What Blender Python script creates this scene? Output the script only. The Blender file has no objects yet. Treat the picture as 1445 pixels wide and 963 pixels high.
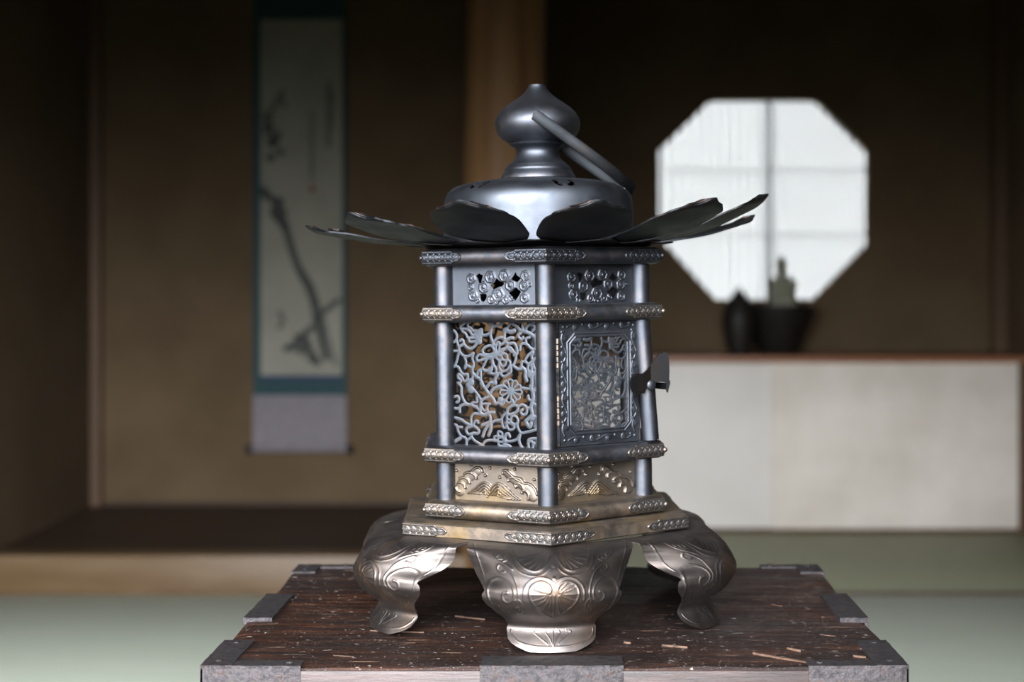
import bpy, math, random
import numpy as np
from mathutils import Matrix, Vector

random.seed(7)
rng = np.random.default_rng(7)
PI = math.pi
C = bpy.context.scene.collection
F = 2007.0                       # focal length in pixels of the 1445 px wide frame
PX, PY, H = 800.0, 408.0, 0.85   # vanishing point and eye height above the mats
R = math.radians


def X(px, Y): return (px - PX) / F * Y
def Z(py, Y): return H - (py - PY) / F * Y


# ------------------------------------------------------------------ helpers
def tag(o, label=None, cat=None, group=None, kind=None):
    if label: o['label'] = label
    if cat: o['category'] = cat
    if group: o['group'] = group
    if kind: o['kind'] = kind
    return o


def mesh_from(name, verts, faces, mat=None, sharp=35, mats=None, fmat=None):
    me = bpy.data.meshes.new(name)
    me.from_pydata([tuple(map(float, v)) for v in verts], [], [tuple(int(i) for i in f) for f in faces])
    me.update()
    if mats:
        for m in mats: me.materials.append(m)
    elif mat: me.materials.append(mat)
    if fmat is not None:
        me.polygons.foreach_set('material_index', fmat)
    me.polygons.foreach_set('use_smooth', [True] * len(me.polygons))
    if sharp is not None:
        me.set_sharp_from_angle(angle=R(sharp))
    me.update()
    return me


def link(name, me, parent=None, mat=None):
    o = bpy.data.objects.new(name, me)
    C.objects.link(o)
    if parent is not None: o.parent = parent
    if mat is not None: o.matrix_basis = mat
    return o


def empty(name, loc, rz=0):
    o = bpy.data.objects.new(name, None)
    o.empty_display_size = 0.05
    o.location = loc
    o.rotation_euler = (0, 0, rz)
    C.objects.link(o)
    return o


class MB:
    def __init__(self):
        self.v, self.f, self.m = [], [], []

    def add(self, v, f, mi=0):
        b = len(self.v)
        self.v += [tuple(p) for p in v]
        self.f += [tuple(i + b for i in q) for q in f]
        self.m += [mi] * len(f)

    def box(self, x0, x1, y0, y1, z0, z1, bev=0.0, mi=0):
        if bev <= 0:
            v = [(x, y, z) for z in (z0, z1) for y in (y0, y1) for x in (x0, x1)]
            f = [(0, 2, 3, 1), (4, 5, 7, 6), (0, 1, 5, 4), (2, 6, 7, 3), (0, 4, 6, 2), (1, 3, 7, 5)]
            self.add(v, f, mi)
            return
        import bmesh
        bm = bmesh.new()
        bmesh.ops.create_cube(bm, size=1)
        for p in bm.verts:
            p.co = Vector(((x0 + x1) / 2 + p.co.x * (x1 - x0), (y0 + y1) / 2 + p.co.y * (y1 - y0), (z0 + z1) / 2 + p.co.z * (z1 - z0)))
        bmesh.ops.bevel(bm, geom=bm.edges[:], offset=bev, segments=2, profile=0.5, affect='EDGES')
        bm.verts.index_update()
        self.add([p.co[:] for p in bm.verts], [[q.index for q in fc.verts] for fc in bm.faces], mi)
        bm.free()

    def lathe(self, prof, n=64, c=(0, 0, 0), mi=0, a0=0.0, close=True, wob=None):
        v, f = [], []
        m = len(prof)
        for (r, z) in prof:
            for k in range(n):
                a = a0 + 2 * PI * k / n
                rr = r * (wob(a, z) if wob else 1.0)
                v.append((c[0] + rr * math.cos(a), c[1] + rr * math.sin(a), c[2] + z))
        for i in range(m - 1):
            for k in range(n):
                k2 = (k + 1) % n
                f.append((i * n + k, i * n + k2, (i + 1) * n + k2, (i + 1) * n + k))
        if close:
            f.append(tuple(range(n - 1, -1, -1)))
            f.append(tuple((m - 1) * n + k for k in range(n)))
        self.add(v, f, mi)

    def tube(self, pts, r, n=10, mi=0, flat=None):
        pts = [Vector(p) for p in pts]
        v, f = [], []
        up = Vector((0, 0, 1))
        m = len(pts)
        for i, p in enumerate(pts):
            d = (pts[min(i + 1, m - 1)] - pts[max(i - 1, 0)]).normalized()
            s = d.cross(up)
            if s.length < 1e-5: s = d.cross(Vector((0, 1, 0)))
            s.normalize()
            t = s.cross(d).normalized()
            rr = r[i] if isinstance(r, (list, tuple)) else r
            for k in range(n):
                a = 2 * PI * k / n
                v.append(p + s * rr * math.cos(a) + t * rr * math.sin(a))
        for i in range(m - 1):
            for k in range(n):
                k2 = (k + 1) % n
                f.append((i * n + k, i * n + k2, (i + 1) * n + k2, (i + 1) * n + k))
        f.append(tuple(range(n - 1, -1, -1)))
        f.append(tuple((m - 1) * n + k for k in range(n)))
        self.add(v, f, mi)

    def sphere(self, c, r, n=12, mi=0, sc=(1, 1, 1)):
        m = n // 2 + 1
        prof = [(max(1e-5, math.sin(PI * i / (m - 1))), -math.cos(PI * i / (m - 1))) for i in range(m)]
        v, f = [], []
        for (rr, z) in prof:
            for k in range(n):
                a = 2 * PI * k / n
                v.append((c[0] + r * sc[0] * rr * math.cos(a), c[1] + r * sc[1] * rr * math.sin(a), c[2] + r * sc[2] * z))
        for i in range(m - 1):
            for k in range(n):
                k2 = (k + 1) % n
                f.append((i * n + k, i * n + k2, (i + 1) * n + k2, (i + 1) * n + k))
        self.add(v, f, mi)

    def prism(self, poly, axis_map, d0, d1, mi=0):
        n = len(poly)
        v = [axis_map(a, b, d0) for a, b in poly] + [axis_map(a, b, d1) for a, b in poly]
        f = [tuple(range(n)), tuple(range(2 * n - 1, n - 1, -1))]
        f += [(i, i + n, (i + 1) % n + n, (i + 1) % n) for i in range(n)]
        self.add(v, f, mi)

    def mesh(self, name, mat=None, sharp=35, mats=None):
        return mesh_from(name, self.v, self.f, mat, sharp, mats, self.m if mats else None)

    def build(self, name, mat, parent=None, sharp=35, mats=None, matrix=None):
        return link(name, self.mesh(name, mat, sharp, mats), parent, matrix)


def smooth_line(pts, k=5, closed=False):
    p = [np.array(q, float) for q in pts]
    n = len(p)
    if n < 3: return p
    out = []
    rg = n if closed else n - 1
    for i in range(rg):
        a = p[(i - 1) % n] if (closed or i > 0) else p[0] * 2 - p[1]
        b, c = p[i], p[(i + 1) % n]
        d = p[(i + 2) % n] if (closed or i + 2 < n) else p[-1] * 2 - p[-2]
        for j in range(k):
            t = j / k
            out.append(0.5 * (2 * b + (c - a) * t + (2 * a - 5 * b + 4 * c - d) * t * t + (3 * b - a - 3 * c + d) * t ** 3))
    out.append(p[0] if closed else p[-1])
    return out


def seg_dist(GX, GY, pts):
    """distance of every grid point to a polyline"""
    best = np.full(GX.shape, 1e9)
    for a, b in zip(pts[:-1], pts[1:]):
        dx, dy = b[0] - a[0], b[1] - a[1]
        L = dx * dx + dy * dy + 1e-12
        t = np.clip(((GX - a[0]) * dx + (GY - a[1]) * dy) / L, 0, 1)
        best = np.minimum(best, (GX - a[0] - t * dx) ** 2 + (GY - a[1] - t * dy) ** 2)
    return np.sqrt(best)


def poly_sdf(GX, GY, poly):
    """signed distance, positive inside"""
    n = len(poly)
    d = seg_dist(GX, GY, list(poly) + [poly[0]])
    ins = np.zeros(GX.shape, bool)
    for i in range(n):
        x0, y0 = poly[i]
        x1, y1 = poly[(i + 1) % n]
        if y0 == y1: continue
        c = ((y0 > GY) != (y1 > GY)) & (GX < (x1 - x0) * (GY - y0) / (y1 - y0) + x0)
        ins ^= c
    return np.where(ins, d, -d)


def clip_sheet(f, P, B=None):
    """sheet over a grid, kept where f > 0; P front points, B back points (nx, ny, 3)"""
    nx, ny = f.shape
    f = np.where(np.abs(f) < 1e-9, 1e-9, f)
    V, VB, idx = [], [], {}

    def node(i, j):
        k = (i, j)
        if k not in idx:
            idx[k] = len(V); V.append(P[i, j])
            if B is not None: VB.append(B[i, j])
        return idx[k]

    def cross(i, j, i2, j2):
        k = (i, j, i2, j2) if (i, j) < (i2, j2) else (i2, j2, i, j)
        if k not in idx:
            i, j, i2, j2 = k
            t = f[i, j] / (f[i, j] - f[i2, j2])
            t = min(0.98, max(0.02, t))
            idx[k] = len(V); V.append(P[i, j] * (1 - t) + P[i2, j2] * t)
            if B is not None: VB.append(B[i, j] * (1 - t) + B[i2, j2] * t)
        return idx[k]
    faces = []
    ins = f > 0
    for i in range(nx - 1):
        for j in range(ny - 1):
            cs = ((i, j), (i + 1, j), (i + 1, j + 1), (i, j + 1))
            s = [ins[c] for c in cs]
            if not any(s): continue
            if all(s):
                faces.append([node(*c) for c in cs]); continue
            poly = []
            for a in range(4):
                b = (a + 1) % 4
                if s[a]: poly.append(node(*cs[a]))
                if s[a] != s[b]: poly.append(cross(*cs[a], *cs[b]))
            if len(poly) >= 3: faces.append(poly)
    if B is None: return V, faces
    n = len(V)
    cnt = {}
    for q in faces:
        for a, b in zip(q, q[1:] + q[:1]):
            cnt[(a, b)] = 1
    rim = [(b, a, a + n, b + n) for (a, b) in cnt if (b, a) not in cnt]
    return V + VB, faces + [[q + n for q in reversed(fc)] for fc in faces] + rim


# ------------------------------------------------------------------ materials
def new_mat(name):
    m = bpy.data.materials.new(name)
    m.use_nodes = True
    nt = m.node_tree
    b = nt.nodes['Principled BSDF']
    return m, nt, b


def noise(nt, scale, detail=4, rough=0.55, coord='Object', stretch=None, vec=None, dist=0.0):
    tc = nt.nodes.new('ShaderNodeTexCoord')
    n = nt.nodes.new('ShaderNodeTexNoise')
    n.inputs['Scale'].default_value = scale
    n.inputs['Detail'].default_value = detail
    n.inputs['Roughness'].default_value = rough
    n.inputs['Distortion'].default_value = dist
    src = tc.outputs[coord]
    if stretch:
        mp = nt.nodes.new('ShaderNodeMapping')
        mp.inputs['Scale'].default_value = stretch
        nt.links.new(src, mp.inputs['Vector'])
        src = mp.outputs['Vector']
    nt.links.new(src, n.inputs['Vector'])
    return n.outputs['Fac']


def ramp(nt, fac, stops):
    r = nt.nodes.new('ShaderNodeValToRGB')
    e = r.color_ramp.elements
    while len(e) < len(stops): e.new(0.5)
    for i, (p, c) in enumerate(stops):
        e[i].position = p
        e[i].color = (*c, 1) if len(c) == 3 else c
    nt.links.new(fac, r.inputs['Fac'])
    return r.outputs['Color']


def g3(v): return (v, v, v)


def mix(nt, fac, a, b, mode='MIX'):
    m = nt.nodes.new('ShaderNodeMix')
    m.data_type = 'RGBA'
    m.blend_type = mode
    for s, v in ((m.inputs[0], fac), (m.inputs[6], a), (m.inputs[7], b)):
        if isinstance(v, (int, float)): s.default_value = v
        elif isinstance(v, tuple): s.default_value = (*v, 1)
        else: nt.links.new(v, s)
    return m.outputs[2]


def bump(nt, b, h, strength=0.3, dist=0.001):
    n = nt.nodes.new('ShaderNodeBump')
    n.inputs['Strength'].default_value = strength
    n.inputs['Distance'].default_value = dist
    nt.links.new(h, n.inputs['Height'])
    nt.links.new(n.outputs['Normal'], b.inputs['Normal'])


def bronze(name, dark, mid, warm, wear, rough=(0.34, 0.55), wear_amt=0.8, warm_pos=(0.52, 0.72)):
    m, nt, b = new_mat(name)
    base = ramp(nt, noise(nt, 38, 5, 0.6), [(0.3, dark), (0.7, mid)])
    patch = ramp(nt, noise(nt, 22, 4, 0.6, dist=0.6), [(warm_pos[0], g3(0)), (warm_pos[1], g3(1))])
    col = mix(nt, patch, base, warm)
    geo = nt.nodes.new('ShaderNodeNewGeometry')
    pt = ramp(nt, geo.outputs['Pointiness'], [(0.505, g3(0)), (0.56, g3(1))])
    br = ramp(nt, noise(nt, 160, 3, 0.6), [(0.42, g3(0)), (0.62, g3(1))])
    col = mix(nt, mix(nt, wear_amt, g3(0.0), mix(nt, 1.0, pt, br, 'MULTIPLY')), col, wear)
    spk = ramp(nt, noise(nt, 700, 2, 0.5), [(0.74, g3(0)), (0.80, g3(1))])
    col = mix(nt, mix(nt, 0.35, g3(0.0), spk), col, (0.45, 0.42, 0.40))
    nt.links.new(col, b.inputs['Base Color'])
    b.inputs['Metallic'].default_value = 1.0
    rg = ramp(nt, noise(nt, 55, 5, 0.65), [(0.3, g3(rough[0])), (0.72, g3(rough[1]))])
    nt.links.new(rg, b.inputs['Roughness'])
    bump(nt, b, noise(nt, 420, 4, 0.6), 0.10, 0.0006)
    return m


M = {}
M['bronze'] = bronze('aged_bronze', (0.05633, 0.06276, 0.07501), (0.08178, 0.08993, 0.1042), (0.1045, 0.09367, 0.09157), (0.1999, 0.1546, 0.1364), rough=(0.40, 0.56), wear_amt=0.3, warm_pos=(0.58, 0.80))
M['bronze_dark'] = bronze('dark_bronze', (0.01815, 0.01997, 0.02239), (0.02904, 0.03146, 0.03327), (0.03327, 0.02783, 0.0242), (0.1815, 0.115, 0.09075), rough=(0.48, 0.62), wear_amt=0.5)
M['bronze_grille'] = bronze('grille_bronze', (0.05867, 0.06763, 0.07937), (0.07937, 0.08696, 0.1), (0.09316, 0.08282, 0.07937), (0.1519, 0.1312, 0.1243), rough=(0.5, 0.65), wear_amt=0.2)
M['bronze_fitting'] = bronze('fitting_bronze', (0.07803, 0.07619, 0.07528), (0.1102, 0.09914, 0.08996), (0.1377, 0.1056, 0.07803), (0.257, 0.1928, 0.1515), rough=(0.44, 0.58), wear_amt=0.6)
M['bronze_gold'] = bronze('brassy_bronze', (0.1066, 0.0944, 0.08425), (0.1471, 0.1198, 0.0944), (0.1878, 0.1269, 0.05075), (0.2944, 0.2233, 0.1624), rough=(0.44, 0.6), wear_amt=0.4, warm_pos=(0.50, 0.74))
M['bronze_leg'] = bronze('leg_bronze', (0.07927, 0.0719, 0.07026), (0.117, 0.09924, 0.08852), (0.1434, 0.1007, 0.07377), (0.2266, 0.169, 0.1335), rough=(0.40, 0.55), wear_amt=0.4)


M['bronze_black'] = bronze('blackened_bronze', (0.0096, 0.0104, 0.012), (0.016, 0.0168, 0.0184), (0.0192, 0.016, 0.0144), (0.08, 0.056, 0.048), rough=(0.5, 0.64), wear_amt=0.2)


def wood(name, stops, stretch, scale=6, rough=0.5, bumps=0.1, streak=None, coat=0.0):
    m, nt, b = new_mat(name)
    col = ramp(nt, noise(nt, scale, 6, 0.62, stretch=stretch, dist=0.4), stops)
    if streak:
        s = ramp(nt, noise(nt, streak[0], 4, 0.6, stretch=streak[1]), [(streak[2], g3(0)), (streak[3], g3(1))])
        col = mix(nt, s, col, streak[4])
    nt.links.new(col, b.inputs['Base Color'])
    b.inputs['Roughness'].default_value = rough
    b.inputs['Coat Weight'].default_value = coat
    b.inputs['Specular IOR Level'].default_value = 0.3
    bump(nt, b, noise(nt, scale * 3, 5, 0.6, stretch=stretch), bumps, 0.002)
    return m


def plaster(name, a, bcol, scale=30, rough=0.9, fine=600, coord='Object'):
    m, nt, b = new_mat(name)
    col = ramp(nt, noise(nt, scale, 5, 0.6), [(0.35, a), (0.68, bcol)])
    nt.links.new(col, b.inputs['Base Color'])
    b.inputs['Roughness'].default_value = rough
    b.inputs['Specular IOR Level'].default_value = 0.2
    bump(nt, b, noise(nt, fine, 3, 0.6), 0.3, 0.001)
    return m


M['wall'] = plaster('earthen_wall', (0.073, 0.049, 0.0265), (0.095, 0.065, 0.036), 4)
M['ceiling'] = wood('ceiling_boards', [(0.3, (0.0245, 0.014, 0.007)), (0.7, (0.042, 0.0245, 0.0126))], (0.7, 8.4, 0.7), 3)
M['post'] = wood('natural_post', [(0.25, (0.07, 0.032, 0.012)), (0.5, (0.165, 0.086, 0.035)), (0.75, (0.225, 0.13, 0.058))], (9, 9, 0.5), 2.2, 0.6)
M['dark_wood'] = wood('dark_timber', [(0.3, (0.051, 0.0288, 0.0156)), (0.7, (0.09, 0.051, 0.027))], (9, 9, 0.6), 3, 0.5)
M['beam'] = wood('toko_beam', [(0.25, (0.06, 0.034, 0.0144)), (0.5, (0.108, 0.066, 0.032)), (0.8, (0.152, 0.108, 0.064))], (0.7, 6, 5), 3.2, 0.45)
M['toko_floor'] = wood('toko_floorboard', [(0.3, (0.025, 0.0135, 0.007)), (0.7, (0.0425, 0.023, 0.012))], (0.8, 10, 1), 3, 0.6)
M['shelf_top'] = wood('red_shelf_board', [(0.3, (0.17, 0.07, 0.035)), (0.7, (0.26, 0.115, 0.06))], (0.7, 9, 9), 3, 0.4)
M['fusuma'] = plaster('fusuma_paper', (0.494, 0.4465, 0.3895), (0.627, 0.5795, 0.5225), 3.0, 0.8, 300)
M['fusuma_light'] = plaster('fusuma_paper_pale', (0.558, 0.5301, 0.4929), (0.6138, 0.5859, 0.5487), 3.0, 0.8, 300)
M['black'] = plaster('black_lacquer', (0.0072, 0.006, 0.0054), (0.0132, 0.0108, 0.009), 20, 0.5)
M['stone'] = plaster('grey_green_stone', (0.15, 0.1543, 0.1148), (0.255, 0.2499, 0.189), 30, 0.8)
M['kumiko'] = wood('shoji_lattice', [(0.3, (0.20, 0.16, 0.11)), (0.7, (0.30, 0.24, 0.17))], (8, 8, 0.8), 4, 0.6)
M['stile'] = wood('shoji_stile', [(0.3, (0.02, 0.017, 0.014)), (0.7, (0.035, 0.029, 0.023))], (8, 8, 0.8), 4, 0.6)
M['silk_teal'] = plaster('teal_silk', (0.0117, 0.03375, 0.03825), (0.018, 0.04725, 0.0495), 60, 0.7, 900)
M['silk_navy'] = plaster('navy_silk', (0.0135, 0.027, 0.054), (0.02025, 0.036, 0.0675), 60, 0.7, 900)
M['silk_grey'] = plaster('lavender_silk', (0.125, 0.1125, 0.125), (0.165, 0.15, 0.16), 40, 0.75, 900)
M['scroll_paper'] = plaster('scroll_paper', (0.185, 0.18, 0.148), (0.225, 0.22, 0.182), 6, 0.85, 900)
M['ink'] = plaster('ink', (0.03, 0.0325, 0.03), (0.06, 0.0625, 0.0575), 30, 0.85, 900)
M['ink_wash'] = plaster('ink_wash', (0.0714, 0.0735, 0.0651), (0.1092, 0.1113, 0.0987), 30, 0.85, 900)
M['seal'] = plaster('seal_red', (0.1344, 0.042, 0.0294), (0.1596, 0.0546, 0.0378), 30, 0.85, 900)


def tatami(name, a, bcol, ax):
    m, nt, b = new_mat(name)
    tc = nt.nodes.new('ShaderNodeTexCoord')
    w = nt.nodes.new('ShaderNodeTexWave')
    w.bands_direction = ax
    w.inputs['Scale'].default_value = 60
    w.inputs['Distortion'].default_value = 0.6
    nt.links.new(tc.outputs['Object'], w.inputs['Vector'])
    st = (1, 14, 1) if ax == 'Y' else (14, 1, 1)
    col = ramp(nt, noise(nt, 5, 5, 0.6, stretch=st), [(0.3, a), (0.7, bcol)])
    nt.links.new(col, b.inputs['Base Color'])
    b.inputs['Roughness'].default_value = 0.6
    bump(nt, b, w.outputs['Fac'], 0.35, 0.002)
    return m


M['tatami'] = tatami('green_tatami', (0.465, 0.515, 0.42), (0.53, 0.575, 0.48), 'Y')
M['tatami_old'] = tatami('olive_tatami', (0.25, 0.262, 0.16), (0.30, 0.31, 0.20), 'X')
M['heri'] = plaster('mat_border', (0.10, 0.11, 0.08), (0.14, 0.15, 0.11), 80, 0.8, 900)


def chest_wood(name, light=False):
    m, nt, b = new_mat(name)
    st = (1.2, 14, 14)
    col = ramp(nt, noise(nt, 9, 7, 0.65, stretch=st, dist=0.5),
               [(0.30, (0.004, 0.003, 0.0025)), (0.47, (0.010, 0.0045, 0.003)), (0.60, (0.034, 0.0115, 0.0055)), (0.74, (0.085, 0.032, 0.014))])
    blot = ramp(nt, noise(nt, 7, 5, 0.6), [(0.40, g3(0)), (0.62, g3(1))])
    col = mix(nt, blot, mix(nt, 0.6, col, (0.010, 0.008, 0.008)), col)
    # worn bare streaks along the grain, pale chips and dust specks
    scr = ramp(nt, noise(nt, 26, 3, 0.5, stretch=(0.8, 9, 9)), [(0.690, g3(0)), (0.715, g3(1))])
    col = mix(nt, mix(nt, 0.45, g3(0.0), scr), col, (0.40, 0.25, 0.16))
    spk = ramp(nt, noise(nt, 340, 2, 0.5, stretch=(0.6, 1, 1)), [(0.685, g3(0)), (0.715, g3(1))])
    col = mix(nt, mix(nt, 0.42, g3(0.0), spk), col, (0.42, 0.38, 0.34))
    dust = ramp(nt, noise(nt, 1300, 2, 0.5), [(0.655, g3(0)), (0.70, g3(1))])
    col = mix(nt, mix(nt, 0.5, g3(0.0), dust), col, (0.34, 0.31, 0.29))
    nt.links.new(col, b.inputs['Base Color'])
    rg = ramp(nt, noise(nt, 12, 5, 0.6, stretch=(1, 7, 7)), [(0.3, g3(0.34)), (0.7, g3(0.6))])
    nt.links.new(rg, b.inputs['Roughness'])
    b.inputs['Specular IOR Level'].default_value = 0.22
    bump(nt, b, noise(nt, 16, 7, 0.7, stretch=st), 0.35, 0.002)
    return m


M['chest'] = chest_wood('lacquered_chest_wood')
m, nt, b = new_mat('chest_front_wood')
col = ramp(nt, noise(nt, 10, 6, 0.6, stretch=(1.2, 14, 14)), [(0.3, (0.006, 0.0033, 0.0027)), (0.46, (0.022, 0.0115, 0.0095)), (0.60, (0.041, 0.0235, 0.021)), (0.8, (0.078, 0.036, 0.025))])
nt.links.new(col, b.inputs['Base Color'])
b.inputs['Roughness'].default_value = 0.5
bump(nt, b, noise(nt, 16, 7, 0.7, stretch=(1.2, 14, 14)), 0.3, 0.002)
M['chest_front'] = m
M['bare_wood'] = wood('bare_wood', [(0.3, (0.03, 0.015, 0.009)), (0.7, (0.10, 0.058, 0.038))], (12, 40, 20), 12, 0.7)
m, nt, b = new_mat('rusty_iron')
col = ramp(nt, noise(nt, 210, 6, 0.75), [(0.30, (0.016, 0.0145, 0.0145)), (0.44, (0.046, 0.042, 0.044)), (0.56, (0.070, 0.064, 0.066)), (0.61, (0.050, 0.032, 0.026)), (0.70, (0.11, 0.096, 0.093))])
nt.links.new(col, b.inputs['Base Color'])
b.inputs['Metallic'].default_value = 0.85
b.inputs['Roughness'].default_value = 0.53
bump(nt, b, noise(nt, 170, 6, 0.7), 0.7, 0.003)
M['iron'] = m

m, nt, b = new_mat('shoji_paper')
nt.nodes.remove(b)
out = nt.nodes['Material Output']
tl = nt.nodes.new('ShaderNodeBsdfTranslucent')
df = nt.nodes.new('ShaderNodeBsdfDiffuse')
mx = nt.nodes.new('ShaderNodeMixShader')
tl.inputs['Color'].default_value = (0.43, 0.438, 0.436, 1)
df.inputs['Color'].default_value = (0.6, 0.6, 0.58, 1)
mx.inputs['Fac'].default_value = 0.3
nt.links.new(tl.outputs[0], mx.inputs[1])
nt.links.new(df.outputs[0], mx.inputs[2])
nt.links.new(mx.outputs[0], out.inputs['Surface'])
M['paper'] = m

# ------------------------------------------------------------------ room
YT, YB, YR = 3.97, 4.91, 5.30       # front of the alcoves, back of the scroll alcove, back of the window alcove
XL, XR = -1.635, 1.625
RL, RRt, YF = -3.0, 2.1, -0.15      # main room
ZC, ZL, OL = 2.45, 2.40, -1.7
TZ = Z(785, YT)                     # floor of the scroll alcove


def struct(name, mb, mat):
    o = mb.build(name, mat)
    o['kind'] = 'structure'
    return o


m = MB(); m.box(RL, RRt, YF - 0.9, YR + 0.3, -0.16, -0.055); struct('floor', m, M['toko_floor'])
m = MB(); m.box(RL - 0.1, RRt + 0.1, YF - 1.0, YR + 0.3, ZC, ZC + 0.1); struct('ceiling', m, M['ceiling'])
m = MB()
m.box(RL - 0.1, RL, YF, YT, -0.06, ZC)
m.box(RL, XL, YT, YT + 0.1, -0.06, ZC)
m.box(XL - 0.1, XL, YT + 0.1, YB + 0.1, -0.06, ZC)
struct('wall_left', m, M['wall'])
m = MB()
m.box(RRt, RRt + 0.1, YF, YT, -0.06, ZC)
m.box(XR, RRt + 0.1, YT, YT + 0.1, -0.06, ZC)
m.box(XR, XR + 0.1, YT + 0.1, YR + 0.1, -0.06, ZC)
struct('wall_right', m, M['wall'])
m = MB(); m.box(XL, -0.22, YB, YB + 0.1, -0.06, ZC); struct('wall_back', m, M['wall'])
m = MB(); m.box(-0.22, -0.12, YT + 0.12, YR + 0.1, -0.06, ZC); struct('wall_partition', m, M['wall'])
m = MB()
m.box(RL, RRt, YF - 0.1, YF, ZL, ZC)
m.box(0.45, RRt, YF - 0.1, YF, -0.06, ZL)
m.box(RL, OL, YF - 0.1, YF, -0.06, ZL)
struct('wall_front', m, M['wall'])
# wall with the octagonal opening
yw = YR
octo = [(X(930, yw), Z(335, yw)), (X(930, yw), Z(212, yw)), (X(1004, yw), Z(140.5, yw)), (X(1153, yw), Z(140.5, yw)),
        (X(1226, yw), Z(212, yw)), (X(1226, yw), Z(346, yw)), (X(1151, yw), Z(423, yw)), (X(1010, yw), Z(423, yw))]
x0, x1, z0, z1 = -0.12, XR, -0.06, ZC
rect = [(x0, z0), (x0, octo[0][1]), (x0, octo[1][1]), (x0, z1), (octo[2][0], z1), (octo[3][0], z1), (x1, z1),
        (x1, octo[4][1]), (x1, octo[5][1]), (x1, z0), (octo[6][0], z0), (octo[7][0], z0)]
quads2 = [(('r', 1), ('r', 2), ('o', 1), ('o', 0)), (('r', 2), ('r', 3), ('r', 4), ('o', 2), ('o', 1)), (('r', 4), ('r', 5), ('o', 3), ('o', 2)),
          (('r', 5), ('r', 6), ('r', 7), ('o', 4), ('o', 3)), (('r', 7), ('r', 8), ('o', 5), ('o', 4)),
          (('r', 8), ('r', 9), ('r', 10), ('o', 6), ('o', 5)), (('r', 10), ('r', 11), ('o', 7), ('o', 6)), (('r', 11), ('r', 0), ('r', 1), ('o', 0), ('o', 7))]
T = 0.07
v = [(a, yw, c) for a, c in rect] + [(a, yw, c) for a, c in octo] + [(a, yw + T, c) for a, c in rect] + [(a, yw + T, c) for a, c in octo]
ix = {**{('r', i): i for i in range(12)}, **{('o', i): 12 + i for i in range(8)}}
f = [tuple(ix[k] for k in q) for q in quads2] + [tuple(ix[k] + 20 for k in reversed(q)) for q in quads2]
f += [(12 + i, 12 + (i + 1) % 8, 32 + (i + 1) % 8, 32 + i) for i in range(8)]
o = link('wall_window_alcove', mesh_from('wall_window_alcove', v, f, M['wall'], 20))
o['kind'] = 'structure'
# paper screens behind the opening
win = empty('window_1', (X(1089, yw), yw + T, Z(280, yw)))
win['kind'] = 'structure'
xc, zc = win.location.x, win.location.z
for s in (-1, 1):
    a0, a1 = (-0.47, -0.0003) if s < 0 else (0.0003, 0.45)
    yo = 0.012
    fr = MB()
    sx = a1 if s < 0 else a0
    fr.box(sx - 0.0095 if s < 0 else sx, sx if s < 0 else sx + 0.0095, yo, yo + 0.028, -0.45, 0.45)
    fr.box(a0 if s < 0 else a1 - 0.03, a0 + 0.03 if s < 0 else a1, yo, yo + 0.028, -0.45, 0.45)
    fr.box(a0, a1, yo, yo + 0.028, 0.42, 0.45)
    fr.box(a0, a1, yo, yo + 0.028, -0.45, -0.42)
    fo = fr.build('screen_frame', M['stile'], win)
    lt = MB()
    n = 13
    for i in range(1, n):
        x = a0 + (a1 - a0) * i / n
        lt.box(x - 0.0065, x + 0.0065, yo + 0.0160, yo + 0.026, -0.42, 0.42)
    for zz in (Z(233, yw) - zc, Z(326, yw) - zc):
        lt.box(a0, a1, yo + 0.0250, yo + 0.0310, zz - 0.0010, zz + 0.0010)
    lt.build('lattice', M['kumiko'], fo)
    pp = MB(); pp.box(a0 + 0.002, a1 - 0.002, yo + 0.0145, yo + 0.0149, -0.44, 0.44)
    pp.build('paper', M['paper'], fo)
# lower part of the alcoves
m = MB(); m.box(XL, -0.22, YT + 0.11, YB, -0.055, TZ - 0.001); struct('floor_scroll_alcove', m, M['toko_floor'])
m = MB(); m.box(XL, -0.17, YT, YT + 0.11, -0.055, TZ, 0.006); struct('trim_1', m, M['beam'])
m = MB(); m.box(-0.13, XR, YT - 0.02, YT + 0.012, -0.055, 0.003); struct('trim_2', m, M['dark_wood'])
m = MB(); m.box(XL, XR, YT, YT + 0.10, 1.98, 2.10); m.box(XL, XR, YT + 0.02, YT + 0.08, 2.10, ZC); struct('trim_3', m, M['dark_wood'])
m = MB(); m.box(XL, XL + 0.035, YB - 0.035, YB, TZ, ZC); struct('trim_4', m, M['dark_wood'])
m = MB(); m.box(XR - 0.05, XR, YR - 0.05, YR, 0, ZC); struct('trim_5', m, M['dark_wood'])
m = MB(); m.box(XL, -0.22, YB - 0.012, YB, TZ, TZ + 0.012); struct('baseboard_back', m, M['toko_floor'])

m = MB(); m.box(RL, RRt, 1.58, 1.68, 1.52, 1.62, 0.003); m.box(RL, RRt, 1.61, 1.65, 1.62, ZC); struct('added_shade_lintel', m, M['dark_wood'])  # unseen low lintel, added to keep skylight off the upper back walls

# natural log post between the alcoves
post = MB()
prof = []
for i in range(40):
    z = -0.05 + 2.5 * i / 39
    prof.append((0.113 + 0.006 * math.sin(z * 2.1 + 0.4) + 0.003 * math.sin(z * 7.3), z))
post.lathe(prof, 40, wob=lambda a, z: 1 + 0.035 * math.sin(3 * a + z * 1.3) + 0.02 * math.sin(5 * a - z * 2.2) + 0.008 * math.sin(17 * a + z))
pv = []
for (a, b_, z) in post.v: pv.append((a + 0.010 * (z - 1.2) + 0.006 * math.sin(z * 3), b_, z))
post.v = pv
o = post.build('pillar', M['post'])
o.location = (X(713, YT + 0.02), YT + 0.05, 0)
o['kind'] = 'structure'

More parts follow.
